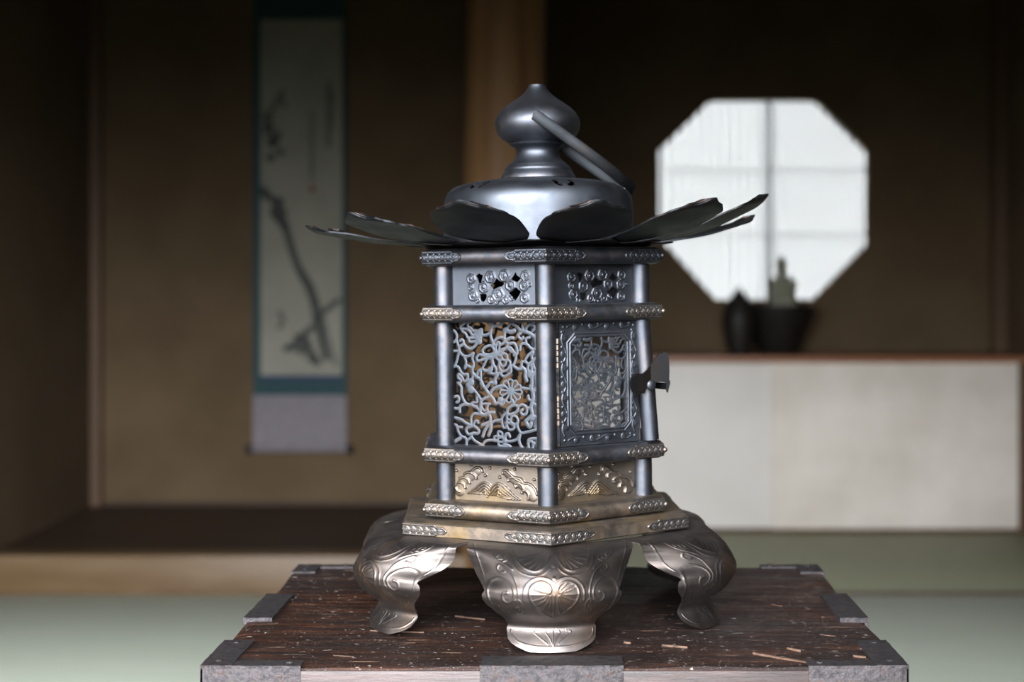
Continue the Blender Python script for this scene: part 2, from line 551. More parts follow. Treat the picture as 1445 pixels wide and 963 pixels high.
# tatami mats
def mat_thing(x0, x1, y0, y1, label, mk='tatami', border=True):
    t = empty('tatami_mat', ((x0 + x1) / 2, (y0 + y1) / 2, -0.055))
    hx, hy = (x1 - x0) / 2, (y1 - y0) / 2
    m = MB(); m.box(-hx, hx, -hy, hy, 0, 0.055, 0.003)
    m.build('straw_core', M[mk], t)
    tag(t, label, 'tatami mat', 'tatami mats on the floor')
    return t


mat_thing(-1.93, -0.0005, YT - 0.021 - 0.955, YT - 0.021, 'pale green tatami mat in front of the wooden alcove beam')
mat_thing(0.0005, 1.93, YT - 0.021 - 0.955, YT - 0.021, 'pale green tatami mat in front of the white cabinet alcove')
YM = YT - 0.021 - 0.957
mat_thing(-1.93, -0.0005, YM - 0.955, YM, 'pale green tatami mat left of and beyond the chest')
mat_thing(0.0005, 1.93, YM - 0.955, YM, 'pale green tatami mat right of and beyond the chest')
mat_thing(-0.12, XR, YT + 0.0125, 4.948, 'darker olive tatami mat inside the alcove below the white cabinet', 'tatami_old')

# white low cabinet
YC, YCb = 4.95, 5.285
CT = Z(503, YC)                      # top of the board
CB = Z(512, YC)
cab = empty('low_cabinet', (0.73, YC, 0))
tag(cab, 'long low cabinet with white papered sliding doors and a reddish wooden top board', 'cabinet')
ox = -0.73
m = MB()
m.box(-0.115 + ox, XR - 0.004 + ox, 0.03, YCb - YC, -0.0, CB)
m.build('body', M['dark_wood'], cab)
m = MB(); m.box(-0.115 + ox, XR - 0.004 + ox, -0.012, YCb - YC, CB, CT, 0.003); m.build('top_board', M['shelf_top'], cab)
m = MB(); m.box(-0.115 + ox, XR - 0.004 + ox, 0.0, 0.03, 0.0, 0.014); m.build('bottom_rail', M['dark_wood'], cab)
m = MB(); m.box(X(1437, YC) + ox, XR - 0.004 + ox, -0.004, 0.03, 0.014, CB); m.build('end_stile', M['dark_wood'], cab)
xs = X(1089, YC)
m = MB(); m.box(-0.11 + ox, xs + 0.01 + ox, 0.012, 0.024, 0.015, CB - 0.001, 0.0015)
tag(m.build('sliding_door', M['fusuma_light'], cab), 'pale plain white sliding door')
m = MB(); m.box(xs + ox, X(1437, YC) + ox, -0.002, 0.0105, 0.015, CB - 0.001, 0.0015)
tag(m.build('sliding_door', M['fusuma'], cab), 'faintly mottled beige white sliding door')

# things on the cabinet
def at_top(px, Y): return (X(px, Y), Y, CT)


YV = 5.015
k = YV / F
jar = empty('lidded_jar', at_top(1043, YV))
tag(jar, 'small black jar with a pointed lid on the cabinet beside the dark bowl', 'jar')
m = MB(); m.lathe([(0.030, 0.0), (0.036, 0.004), (0.050, 0.05), (0.058, 0.10), (0.060, 0.135), (0.054, 0.165), (0.045, 0.178), (0.040, 0.178), (0.040, 0.17)], 40)
m.build('body', M['black'], jar)
m = MB(); m.lathe([(0.047, 0.178), (0.047, 0.184), (0.036, 0.196), (0.024, 0.212), (0.014, 0.226), (0.008, 0.238), (0.003, 0.245), (0.0004, 0.247)], 40)
m.build('lid', M['black'], jar)
YV2 = 5.152
bowl = empty('footed_bowl', at_top(1099, YV2))
tag(bowl, 'wide black bowl tapering to a foot, on the cabinet before the octagonal window', 'bowl')
m = MB(); m.lathe([(0.070, 0.0), (0.073, 0.005), (0.068, 0.012), (0.078, 0.035), (0.098, 0.08), (0.117, 0.125), (0.126, 0.158), (0.130, 0.170), (0.130, 0.176), (0.122, 0.176), (0.120, 0.168), (0.0005, 0.166)], 56)
m.build('body', M['black'], bowl)
m = MB()
for s in (-1, 1):
    m.tube([(s * 0.122, 0, 0.14), (s * 0.134, 0, 0.145), (s * 0.137, 0, 0.155), (s * 0.128, 0, 0.166)], 0.004, 8)
m.v = [p for p in m.v]
# seated stone figurine
fig = empty('robed_figurine', (X(1106, YV2), YV2 + 0.005, CT + 0.1662))
tag(fig, 'grey green stone figurine of a robed figure standing on the black bowl', 'figurine')


def ell(m, prof, n=40):
    v, f = [], []
    for (rx, ry, cx, z) in prof:
        for q in range(n):
            a = 2 * PI * q / n
            v.append((cx + rx * math.cos(a), ry * math.sin(a), z))
    for i in range(len(prof) - 1):
        for q in range(n):
            q2 = (q + 1) % n
            f.append((i * n + q, i * n + q2, (i + 1) * n + q2, (i + 1) * n + q))
    f.append(tuple(range(n - 1, -1, -1)))
    f.append(tuple((len(prof) - 1) * n + q for q in range(n)))
    m.add(v, f)


m = MB()
ell(m, [(0.050, 0.036, 0, 0.0), (0.052, 0.038, 0, 0.006), (0.047, 0.034, 0, 0.018), (0.044, 0.031, 0, 0.04), (0.042, 0.029, -.001, 0.065),
        (0.041, 0.027, -.002, 0.085), (0.037, 0.025, -.003, 0.100), (0.027, 0.021, -.005, 0.114), (0.016, 0.015, -.008, 0.122), (0.011, 0.011, -.010, 0.128),
        (0.012, 0.012, -.011, 0.132), (0.018, 0.018, -.012, 0.142), (0.0195, 0.0195, -.012, 0.154), (0.017, 0.018, -.012, 0.165), (0.011, 0.012, -.010, 0.173),
        (0.008, 0.008, -.009, 0.176), (0.0085, 0.0085, -.009, 0.181), (0.004, 0.004, -.009, 0.187)])
bo = m.build('body', M['stone'], fig, sharp=60)
m = MB()
for s in (-1, 1):                    # sleeves folded to joined hands, and the hem folds of the robe
    m.tube([(s * 0.037, -0.004, 0.100), (s * 0.040, -0.016, 0.078), (s * 0.026, -0.030, 0.064), (s * 0.004, -0.034, 0.072)], [0.008, 0.011, 0.011, 0.007], 12)
for a in (-0.03, -0.015, 0.0, 0.015, 0.03):
    m.tube([(a * 1.1, -0.030 * math.sqrt(1 - (a / 0.05) ** 2) - 0.004, 0.008), (a * 0.8, -0.027, 0.055)], 0.003, 8)
m.build('robe_folds', M['stone'], fig, sharp=60)

# hanging scroll
YS = YB - 0.016
sc_x0, sc_x1 = X(357, YS), X(489, YS)
scx = (sc_x0 + sc_x1) / 2
zb = Z(634, YS)
scr = empty('hanging_scroll', (scx, YS, zb))
tag(scr, 'tall hanging scroll with an ink branch painting in teal and grey silk', 'hanging scroll')
hw = (sc_x1 - sc_x0) / 2


def sx_(px): return X(px, YS) - scx
def sz_(py): return Z(py, YS) - zb


ztop = sz_(-75)
m = MB()
m.box(-hw, hw, 0, 0.003, sz_(558), ztop)
m.build('silk_mount', M['silk_teal'], scr)
m = MB(); m.box(-hw, hw, -0.0005, 0.003, 0.0, sz_(558)); m.build('lower_silk', M['silk_grey'], scr)
m = MB(); m.box(sx_(368), sx_(483), -0.0012, 0, sz_(538), sz_(529)); m.build('silk_strip', M['silk_navy'], scr)
# painting: paper and brushed ink in one sheet
px0, px1, py0, py1 = 368, 483, 28, 530
gx = np.linspace(px0, px1, 116); gy = np.linspace(py0, py1, 400)
GX, GY = np.meshgrid(gx, gy, indexing='ij')
ink = np.full(GX.shape, -1e9)
wash = np.full(GX.shape, -1e9)
for pts, w in (([(372, 268), (380, 278), (392, 290), (404, 322), (412, 352), (424, 384), (438, 412), (446, 440), (452, 470), (460, 505)], 4.2),
               ([(424, 384), (436, 402), (444, 424), (449, 445)], 5.0),
               ([(446, 446), (462, 436), (478, 424)], 2.6), ([(448, 458), (432, 470), (418, 486), (404, 492)], 3.4),
               ([(392, 290), (386, 300), (396, 312), (402, 322)], 4.5), ([(430, 480), (440, 500), (448, 512)], 4.0)):
    ink = np.maximum(ink, w - seg_dist(GX, GY, smooth_line(pts)))
for (cx, cy, r) in ((379, 180, 9), (385, 200, 10), (377, 165, 7), (392, 190, 6), (396, 215, 6), (382, 222, 7), (375, 275, 7), (394, 285, 8), (400, 300, 6),
                    (422, 478, 9), (414, 490, 7), (432, 486, 9), (440, 505, 7), (426, 496, 6), (448, 448, 9)):
    ang = np.arctan2(GY - cy, GX - cx)
    ink = np.maximum(ink, r * (0.75 + 0.22 * np.sin(5 * ang + cx) + 0.1 * np.sin(9 * ang + cy)) - np.hypot(GX - cx, GY - cy))
for pts, w in (([(398, 130), (390, 145), (382, 160), (378, 190)], 4.0), ([(440, 160), (440, 255)], 3.0), ([(464, 118), (464, 205)], 4.0), ([(470, 130), (468, 180)], 3.0),
               ([(395, 440), (400, 455), (394, 462)], 4.0), ([(456, 450), (466, 490), (474, 515)], 3.0), ([(396, 132), (402, 150)], 3.0)):
    d = seg_dist(GX, GY, pts)
    if abs(pts[0][0] - pts[-1][0]) < 3: d = d + 1.2 * np.abs(np.sin(GY * 0.32)) + 0.9 * np.sin(GX * 1.7 + GY * 0.9)
    wash = np.maximum(wash, w - d)
V_, F_, MI = [], [], []
for i in range(len(gx)):
    for j in range(len(gy)): V_.append((sx_(gx[i]), -0.0018, sz_(gy[j])))
n2 = len(gy)
for i in range(len(gx) - 1):
    for j in range(len(gy) - 1):
        F_.append((i * n2 + j, i * n2 + j + 1, (i + 1) * n2 + j + 1, (i + 1) * n2 + j))
        c1, c2 = ink[i:i + 2, j:j + 2].mean(), wash[i:i + 2, j:j + 2].mean()
        if 436 < gx[i] < 444 and 262 < gy[j] < 272: MI.append(3)
        else: MI.append(1 if c1 > 0 else (2 if (c2 > 0 or c1 > -1.6) else 0))
F_ = [tuple(reversed(q)) for q in F_]
link('painting', mesh_from('painting', V_, F_, None, None, [M['scroll_paper'], M['ink'], M['ink_wash'], M['seal']], MI), scr)
m = MB()
m.tube([(-hw - 0.002, -0.006, 0.0), (hw + 0.002, -0.006, 0.0)], 0.011, 20)
rl = m.build('roller', M['silk_grey'], scr)
for s in (-1, 1):
    m = MB()
    m.tube([(s * hw, -0.006, 0), (s * (hw + 0.004), -0.006, 0), (s * (hw + 0.006), -0.006, 0), (s * (hw + 0.022), -0.006, 0), (s * (hw + 0.024), -0.006, 0)], [0.012, 0.0125, 0.015, 0.016, 0.012], 20)
    tag(m.build('roller_knob', M['black'], rl), 'black roller end knob')
m = MB(); m.tube([(-hw, -0.004, ztop), (hw, -0.004, ztop)], 0.007, 14); m.build('top_rod', M['silk_teal'], scr)
m = MB(); m.tube([(-hw * 0.6, -0.004, ztop + 0.005), (0, -0.002, ztop + 0.075), (hw * 0.6, -0.004, ztop + 0.005)], 0.002, 8)
m.build('hanging_cord', M['silk_navy'], scr)

# ------------------------------------------------------------------ chest
D0, D1 = 0.900, 1.231
ZT = H - 0.2386
cx0, cx1 = X(282, D0), X(1283, D0)
chest = empty('wooden_chest', ((cx0 + cx1) / 2, (D0 + D1) / 2, 0))
tag(chest, 'dark worn wooden chest with rusty iron corner fittings under the bronze lantern', 'chest')
hx, hy = (cx1 - cx0) / 2, (D1 - D0) / 2
IN = 0.0022
# worn top: a subdivided board with slightly uneven edges
m = MB(); m.box(-hx + IN, hx - IN, -hy + IN, hy - IN, 0.0, ZT - 0.030, 0.002); m.build('body', M['chest'], chest)
nx, ny = 120, 90
gx = np.linspace(-hx + IN, hx - IN, nx); gy = np.linspace(-hy + IN, hy - IN, ny)
GX, GY = np.meshgrid(gx, gy, indexing='ij')
ed = np.minimum.reduce([GX + hx - IN, hx - IN - GX, GY + hy - IN, hy - IN - GY])
zz = ZT - 0.0012 + 0.0005 * np.sin(GY * 70 + np.sin(GX * 9)) - 0.0018 * np.exp(-ed / 0.0025) * (0.5 + 0.5 * np.sin(GX * 61 + GY * 47) * np.sin(GX * 23))
seam = np.abs(GY - (Z(0, 0) * 0 + 0.010))
P = np.stack([GX, GY, zz], -1); B = np.stack([GX, GY, np.full(GX.shape, ZT - 0.030)], -1)
v, f = clip_sheet(np.ones(GX.shape), P, B)
tb = link('top_board', mesh_from('top_board', v, f, M['chest'], 35), chest)
gm_ = MB(); gm_.v = [tuple(q) for q in v]; gm_.f = [tuple(q) for q in f]; gm_.m = [0] * len(f)
for (ax, ay, bx, by, wd) in ((522, 889, 598, 891.5, 2.2), (1062, 920, 1146, 935, 5.0), (1204, 924, 1222, 926, 4.5), (934, 909, 970, 912, 2.4), (642, 868, 684, 873, 2.4), 
                            (1088, 852, 1104, 855, 3.0), (1158, 895, 1178, 897, 2.6), (322, 906, 350, 904, 3.5), (470, 924, 500, 926, 3.0), (880, 905, 890, 906, 2.0), (1110, 913, 1130, 917, 2.0)):
    Pa = np.array([X(ax, 0.2386 * F / (ay - PY)), 0.2386 * F / (ay - PY)]); Pb = np.array([X(bx, 0.2386 * F / (by - PY)), 0.2386 * F / (by - PY)])
    d_ = Pb - Pa; nn = np.array([-d_[1], d_[0]]) / np.linalg.norm(d_)
    up, lo_ = [], []
    for q in range(13):
        u_ = q / 12
        hw2 = wd * 0.00034 * (0.4 if wd < 1 else 1) * math.sin(PI * min(1, max(0, u_ * 0.96 + 0.02))) ** 0.7 * (0.6 + 0.4 * abs(math.sin(q * 2.3 + ax)))
        c_ = Pa + d_ * u_
        up.append(c_ + nn * hw2); lo_.append(c_ - nn * hw2 * 0.8)
    vv = [(p_[0] - chest.location.x, p_[1] - chest.location.y, ZT - 0.00035) for p_ in up + lo_] + [(p_[0] - chest.location.x, p_[1] - chest.location.y, ZT - 0.0022) for p_ in up + lo_]
    ff = [(13 + q, 14 + q, q + 1, q) for q in range(12)] + [(26 + q, 27 + q, 40 + q, 39 + q) for q in range(12)] + [(q, q + 1, 27 + q, 26 + q) for q in range(12)] + [(39 + q, 40 + q, 14 + q, 13 + q) for q in range(12)]
    gm_.add(vv, ff, 1)
old = tb.data
tb.data = gm_.mesh('top_board', None, 35, [M['chest'], M['bare_wood']])
bpy.data.meshes.remove(old)
m = MB(); m.box(-hx + 0.0012, hx - 0.0012, -hy + 0.0006, -hy + IN + 0.001, ZT - 0.045, ZT - 0.0035, 0.0008)
tag(m.build('front_rail', M['chest_front'], chest), 'pale worn front edge rail')


def iron_plate(m, x0, x1, y0, y1, z0, z1):
    """hammered plate: box with subdivided jittered surface edges"""
    nxx, nyy = max(3, int(abs(x1 - x0) / 0.004)), max(3, int(abs(y1 - y0) / 0.004))
    a = np.linspace(x0, x1, nxx); b_ = np.linspace(y0, y1, nyy)
    A, Bb = np.meshgrid(a, b_, indexing='ij')
    A2 = A + rng.uniform(-0.0003, 0.0003, A.shape); B2 = Bb + rng.uniform(-0.0003, 0.0003, A.shape)
    e = np.minimum.reduce([A - x0, x1 - A, Bb - y0, y1 - Bb])
    Zt = z1 - 0.0005 * (e < 0.001) + rng.uniform(-0.00018, 0.00018, A.shape)
    v, f = clip_sheet(np.ones(A.shape), np.stack([A2, B2, Zt], -1), np.stack([A, Bb, np.full(A.shape, z0)], -1))
    m.add(v, f)


TH = 0.0016
SW = 0.020
cl = X(424, D0) - cx0
dl = 0.065
for sxn in (-1, 1):
    for syn in (-1, 1):
        m = MB()
        W_ = cl if syn < 0 else 0.050
        dd = dl if syn < 0 else 0.034
        fw = 0.014 if syn < 0 else 0.010
        xa, xb = sorted((sxn * hx, sxn * (hx - SW)))
        ya, yb = sorted((syn * hy, syn * (hy - dd)))
        iron_plate(m, xa, xb, ya, yb, ZT - 0.002, ZT + 0.0008)
        xa, xb = sorted((sxn * (hx - SW + 0.001), sxn * (hx - W_)))
        ya, yb = sorted((syn * hy, syn * (hy - fw)))
        iron_plate(m, xa, xb, ya, yb, ZT - 0.002, ZT + 0.0005)
        xa, xb = sorted((sxn * hx, sxn * (hx - W_)))
        ya, yb = sorted((syn * hy, syn * (hy - 0.0022)))
        m.box(xa, xb, ya, yb, ZT - 0.07, ZT - 0.0002, 0.0006)
        xa, xb = sorted((sxn * hx, sxn * (hx - 0.0022)))
        ya, yb = sorted((syn * hy, syn * (hy - dd)))
        m.box(xa, xb, ya, yb, ZT - 0.07, ZT - 0.0002, 0.0006)
        cr = m.build('iron_corner', M['iron'], chest)
        for (a, b_) in ((0.010, dd - 0.008), (0.010, 0.010), (W_ - 0.008, 0.006)):
            r_ = MB(); r_.sphere((sxn * (hx - a), syn * (hy - b_), ZT + 0.0006), 0.0024, 12, sc=(1, 1, 0.45))
            r_.build('nail_head', M['iron'], cr)
m = MB()
xa, xb = X(677, D0) - chest.location.x, X(880, D0) - chest.location.x
iron_plate(m, xa, xb, -hy, -hy + 0.024, ZT - 0.002, ZT + 0.0006)
m.box(xa, xb, -hy, -hy + 0.0022, ZT - 0.07, ZT - 0.0002, 0.0006)
m.box(xa, xb, -hy - 0.0008, -hy + 0.0008, ZT - 0.020, ZT - 0.013, 0.0004)
m.build('iron_band', M['iron'], chest)
for s in (-1, 1):
    m = MB()
    xa, xb = sorted((s * (hx + 0.0008), s * (hx - SW)))
    iron_plate(m, xa, xb, -0.043 + 0.0015, 0.040, ZT - 0.002, ZT + 0.0022)
    xa, xb = sorted((s * (hx + 0.0008), s * (hx - 0.0022)))
    m.box(xa, xb, -0.0415, 0.040, ZT - 0.07, ZT + 0.0012, 0.0006)
    m.build('iron_band', M['iron'], chest)
m = MB()
iron_plate(m, -0.045, 0.045, hy - 0.012, hy, ZT - 0.002, ZT + 0.0006)
m.build('iron_band', M['iron'], chest)

# ------------------------------------------------------------------ lantern
LC = Vector((X(765.5, 1.07), 1.07, ZT))
lan = empty('bronze_lantern', LC, R(3.8))
tag(lan, 'hexagonal aged bronze lantern with petal roof and pierced flower panels on the dark chest', 'lantern')
LEAN = Matrix.Translation((0, 0, 0.075)) @ Matrix.Rotation(R(-0.75), 4, 'Y') @ Matrix.Translation((0, 0, -0.075))


def Rz(d): return Matrix.Rotation(R(d), 4, 'Z')


COS30 = math.cos(R(30)); TAN30 = math.tan(R(30))


def hex_ring(prof, name, mat, parent, matrix=None, sharp=35, closed=True):
    """sweep (apothem, z) profile round the hexagon, corner at the front"""
    v, f = [], []
    n = len(prof)
    for kx in range(6):
        a = R(-90 + 60 * kx)
        for (ap, z) in prof:
            r = ap / COS30
            v.append((r * math.cos(a), r * math.sin(a), z))
    for kx in range(6):
        k2 = (kx + 1) % 6
        for i in range(n if closed else n - 1):
            j = (i + 1) % n
            f.append((kx * n + i, k2 * n + i, k2 * n + j, kx * n + j))
    me = mesh_from(name, v, f, mat, sharp)
    return link(name, me, parent, matrix)


# plate
AP = 0.1167 * COS30
pz0, pz1 = 0.0658, 0.0753
hexpl = MB()
prof = [(0.001, pz0), (AP - 0.001, pz0), (AP, pz0 + 0.0008), (AP, pz1 - 0.0008), (AP - 0.0008, pz1), (0.001, pz1)]
base = hex_ring(prof, 'base_plate', M['bronze_gold'], lan, LEAN, closed=True)

RZ = [0.0823, 0.1215, 0.2217, 0.2618]
APC, RR = 0.0804, 0.0060
rail_obj = []
for z in RZ:
    pr = [(APC + RR * math.cos(a), z + RR * 1.03 * math.sin(a)) for a in np.linspace(-PI / 2, PI / 2, 15)]
    pr += [(0.066, z + RR * 1.03), (0.066, z - RR * 1.03)]
    rail_obj.append(hex_ring(pr, 'rail', M['bronze'] if z > 0.15 else M['bronze_gold'] if z < 0.1 else M['bronze'], lan, LEAN, sharp=40))


# ornamental corner fitting: height field on a wing outline, bent round the rail
def bumpf(d, w): return np.sqrt(np.clip(1 - (d / w) ** 2, 0, 1))


def fitting_mesh(name, flat, L=0.033, hh=0.0047, mat=None):
    na, nb = 96, 30
    a = np.linspace(-0.0, L + 0.0008, na); b_ = np.linspace(-hh - 0.0006, hh + 0.0006, nb)
    A, Bq = np.meshgrid(a, b_, indexing='ij')
    s = A / L
    half = np.where(s < 0.74, hh, 0)
    tipx = np.clip((s - 0.74) / 0.26, 0, 1)
    lob = hh * (0.88 - 0.10 * tipx) * np.sqrt(np.clip(1 - tipx ** 2.2, 0, 1)) * (1 - 0.16 * np.abs(np.sin(tipx * PI * 1.5)))
    half = np.where(s < 0.74, half, lob)
    fld = half - np.abs(Bq)
    fld = np.where(s > 1.0, -0.001, fld)
    h = np.full(A.shape, 0.0005)
    e = np.where(s < 0.74, hh - np.abs(Bq), half - np.abs(Bq))
    h += 0.0005 * bumpf(e - 0.0006, 0.0006)
    for i in range(6):                                    # rolling scroll waves
        c = (i + 0.55) * L * 0.148
        up = 1 if i % 2 == 0 else -1
        th = np.linspace(0, 1.6 * 2 * PI, 26)
        r = 0.0021 * (1 - th / (2 * PI * 2.0))
        pts = [(c + rr_ * math.cos(t), up * (rr_ * math.sin(t) * 0.95) + up * -0.0003) for rr_, t in zip(r, th)]
        h = np.maximum(h, 0.0005 + 0.0005 * bumpf(seg_dist(A, Bq, pts), 0.00055))
        h = np.maximum(h, 0.0005 + 0.0007 * bumpf(np.hypot(A - c, Bq + up * 0.0003), 0.0008))
    for i in range(5):
        c = (i + 1.05) * L * 0.148
        for sg in (-1, 1):
            h = np.maximum(h, 0.0005 + 0.0004 * bumpf(np.hypot(A - c, Bq - sg * 0.0026), 0.0007))
    V, Fc = [], []
    for side in (1, -1):
        def pos(off):
            if flat:
                ap = AP + off; z = Bq
            else:
                ang = Bq / (RR + 0.0002)
                ap = APC + (RR + off) * np.cos(ang); z = (RR + off) * 1.03 * np.sin(ang)
            along = -ap * TAN30 + A
            n = (0.5, -COS30); rt = (COS30, 0.5)
            return np.stack([side * (n[0] * ap + rt[0] * along), n[1] * ap + rt[1] * along, z], -1)
        v, fc = clip_sheet(fld, pos(h), pos(-0.0004))
        if side < 0: fc = [list(reversed(q)) for q in fc]
        b0 = len(V)
        V += list(v); Fc += [[i + b0 for i in q] for q in fc]
    mb = MB(); mb.v = [tuple(p) for p in V]; mb.f = [tuple(q) for q in Fc]; mb.m = [0] * len(Fc)
    apv = (AP if flat else APC + RR) / COS30
    if not flat: mb.sphere((0, -apv - 0.0002, 0), 0.0019, 14)
    return mb.mesh(name, mat, 50)


fit = fitting_mesh('corner_fitting', False, mat=M['bronze_fitting'])
fitd = fitting_mesh('corner_fitting', False, mat=M['bronze'])
fitp = fitting_mesh('corner_fitting', True, L=0.036, hh=0.0040, mat=M['bronze_fitting'])
for z, ro in zip(RZ, rail_obj):
    for q in range(6):
        link('corner_fitting', fitd if z > 0.24 else fit, ro, Matrix.Translation((0, 0, z)) @ Rz(60 * q))
for q in range(6):
    link('corner_fitting', fitp, base, Matrix.Translation((0, 0, (pz0 + pz1) / 2)) @ Rz(60 * q))

# columns
RC, rc = 0.0820, 0.0071
def column_mesh(z0, z1):
    m = MB()
    m.lathe([(rc, z0), (rc, z0 + (z1 - z0) * 0.33), (rc, z0 + (z1 - z0) * 0.66), (rc, z1)], 32, c=(0, -RC, 0))
    return m.mesh('column', M['bronze'], 35)


tiers = [(RZ[0] + 0.004, RZ[1] - 0.004), (RZ[1] + 0.004, RZ[2] - 0.004), (RZ[2] + 0.004, RZ[3] - 0.004)]
for ti, (a, b_) in enumerate(tiers):
    cm = column_mesh(a, b_)
    for q in range(6):
        if ti == 1 and q == 1: continue
        link('column', cm, lan, LEAN @ Rz(60 * q))

# floor and lid of the chamber
hex_ring([(0.001, RZ[0] - 0.002), (0.068, RZ[0] - 0.002), (0.068, RZ[0]), (0.001, RZ[0])], 'chamber_floor', M['bronze'], lan, LEAN)

# ---- pierced flower panel, traced strokes (units: 1/10 px of the photo)
ST = []


def S(w, *pts, closed=False): ST.append((w, pts, closed))


S(18, (75, 190), (115, 230), (130, 290), (105, 345), (60, 370))
S(18, (125, 340), (150, 420), (165, 480), (145, 560), (120, 640), (95, 700), (60, 730))
S(16, (60, 490), (150, 490))
S(20, (160, 430), (210, 405), (240, 390), (290, 440), (350, 455), (410, 420), (440, 385))
S(18, (230, 400), (235, 350), (205, 325), (180, 345))
S(18, (440, 200), (390, 200), (345, 150), (310, 150), (305, 70))
S(17, (430, 240), (380, 260), (330, 200), (270, 170), (200, 170), (190, 140), (230, 105), (265, 70))
S(17, (420, 300), (350, 300), (300, 300), (270, 240), (215, 205), (220, 175))
S(18, (430, 350), (330, 355), (320, 300))
S(18, (520, 265), (590, 255), (650, 230), (680, 200))
S(18, (620, 80), (690, 130), (760, 125), (830, 100), (870, 60))
S(20, (690, 130), (665, 200), (665, 280), (690, 350), (715, 400))
S(28, (880, 190), (900, 180), (960, 210), (1030, 195))
S(18, (900, 180), (950, 120), (980, 70))
S(18, (900, 190), (880, 240), (880, 330))
S(20, (980, 90), (1060, 130), (1120, 190))
S(26, (1120, 190), (1200, 210), (1280, 240), (1350, 290), (1390, 290))
S(18, (1150, 70), (1160, 170), (1180, 210))
S(20, (1200, 200), (1215, 150), (1260, 110), (1320, 120), (1340, 160), (1310, 195))
S(18, (1130, 230), (1085, 260), (1100, 290), (1140, 320), (1165, 290))
S(18, (1370, 220), (1350, 300), (1360, 380), (1350, 450))
S(18, (1390, 455), (1290, 450), (1230, 395), (1160, 375), (1125, 400), (1115, 470))
S(17, (1210, 370), (1205, 310), (1260, 290))
S(18, (720, 520), (640, 540), (560, 530), (530, 480), (580, 430), (650, 410), (690, 430), (720, 490), closed=True)
S(18, (690, 420), (700, 370), (760, 310), (850, 290), (880, 330), (850, 380), (790, 400))
S(15, (750, 500), (740, 440), (760, 370), (800, 365), (800, 420), (780, 500))
S(22, (900, 330), (960, 300), (1010, 300))
S(18, (880, 340), (940, 380), (1020, 370), (1060, 430), (1070, 520), (1020, 540))
S(18, (830, 500), (900, 440), (970, 440), (1010, 490), (1050, 540), (1040, 620), (1010, 690))
S(16, (820, 465), (900, 440)); S(16, (930, 380), (920, 430), (960, 480), (1000, 500))
S(18, (650, 570), (560, 560), (490, 540), (440, 580), (450, 630), (510, 620), (570, 600), (650, 590))
S(16, (600, 600), (560, 680), (530, 740), (580, 780), (640, 740), (680, 700), (680, 610))
S(18, (680, 600), (700, 680), (740, 740), (740, 800)); S(18, (680, 700), (670, 760), (640, 800), (720, 815), (800, 800), (830, 790))
S(15, (720, 560), (760, 540), (820, 560), (840, 600), (790, 620), (750, 590), closed=True)
S(16, (830, 540), (880, 520), (920, 560), (900, 620), (850, 610))
S(15, (800, 640), (830, 700), (880, 690), (900, 640)); S(16, (790, 640), (790, 720), (830, 770), (900, 760), (950, 700), (960, 640), (920, 610))
S(18, (970, 700), (970, 780), (930, 820), (860, 850), (810, 810), (820, 760)); S(20, (1000, 690), (1080, 740), (1150, 730))
S(28, (760, 520), (700, 570), (650, 580)); S(22, (780, 520), (830, 500)); S(18, (760, 520), (750, 560))
S(18, (170, 500), (230, 560), (320, 560), (390, 520), (370, 590), (390, 680), (370, 740), (290, 700), (250, 740), (270, 650), (240, 570))
S(22, (370, 720), (370, 800), (430, 860), (490, 900), (530, 970)); S(16, (440, 850), (460, 780), (520, 750), (590, 770)); S(18, (500, 780), (500, 880))
S(18, (370, 780), (370, 880), (330, 920))
S(18, (100, 710), (150, 730), (190, 800), (230, 830), (290, 830), (290, 890), (240, 930), (200, 870), (150, 830), (140, 880), (190, 920), (160, 960))
S(18, (1310, 490), (1240, 540), (1190, 620), (1240, 660), (1300, 620), (1290, 560), (1320, 500)); S(18, (1300, 450), (1310, 500))
S(18, (1130, 700), (1140, 640), (1190, 630)); S(24, (1150, 720), (1190, 760), (1190, 850), (1210, 900))
S(18, (1240, 670), (1230, 740), (1260, 790), (1290, 740), (1280, 670)); S(18, (1300, 640), (1340, 590), (1390, 580)); S(18, (1310, 660), (1340, 740), (1390, 750))
S(24, (1290, 850), (1290, 957), (1270, 1020)); S(20, (1350, 820), (1390, 850)); S(20, (1350, 860), (1360, 910))
S(22, (760, 830), (720, 900), (730, 950), (650, 940), (600, 1000))
BL = [(490, 230, 58), (470, 290, 62), (482, 350, 46), (512, 190, 36), (1275, 810, 62), (1345, 800, 42), (340, 940, 58)]
# lower half
Y2 = 957
def S2(w, *pts, closed=False): S(w, *[(a, b_ + Y2) for a, b_ in pts], closed=closed)


S2(20, (140, 0), (190, 60), (190, 150), (220, 240), (270, 300), (350, 310), (400, 340)); S2(18, (360, 60), (440, 150), (470, 190))
S2(22, (500, 0), (560, 60), (610, 130), (650, 170), (700, 230), (720, 280), (780, 270)); S2(22, (650, 130), (700, 70), (800, 30), (850, 30))
S2(20, (640, 180), (560, 210), (510, 240)); S2(18, (780, 260), (830, 300), (880, 230))
S2(16, (460, 180), (430, 210), (440, 270), (360, 280), (350, 320), (430, 330)); S2(16, (460, 190), (490, 220), (500, 260))
S2(16, (490, 300), (600, 290), (590, 360), (540, 390), (490, 300)); S2(24, (480, 420), (540, 450), (620, 420), (700, 410)); S2(22, (500, 250), (490, 330), (480, 430))
S2(16, (600, 290), (640, 290)); S2(16, (600, 370), (610, 420)); S2(18, (420, 340), (480, 400))
S2(18, (60, 210), (120, 190), (150, 220), (140, 270), (110, 280)); S2(20, (160, 420), (160, 350), (220, 310), (290, 310)); S2(20, (60, 370), (160, 370))
S2(20, (60, 500), (180, 530), (260, 580), (340, 610)); S2(18, (340, 600), (340, 500), (380, 440), (450, 440), (500, 450))
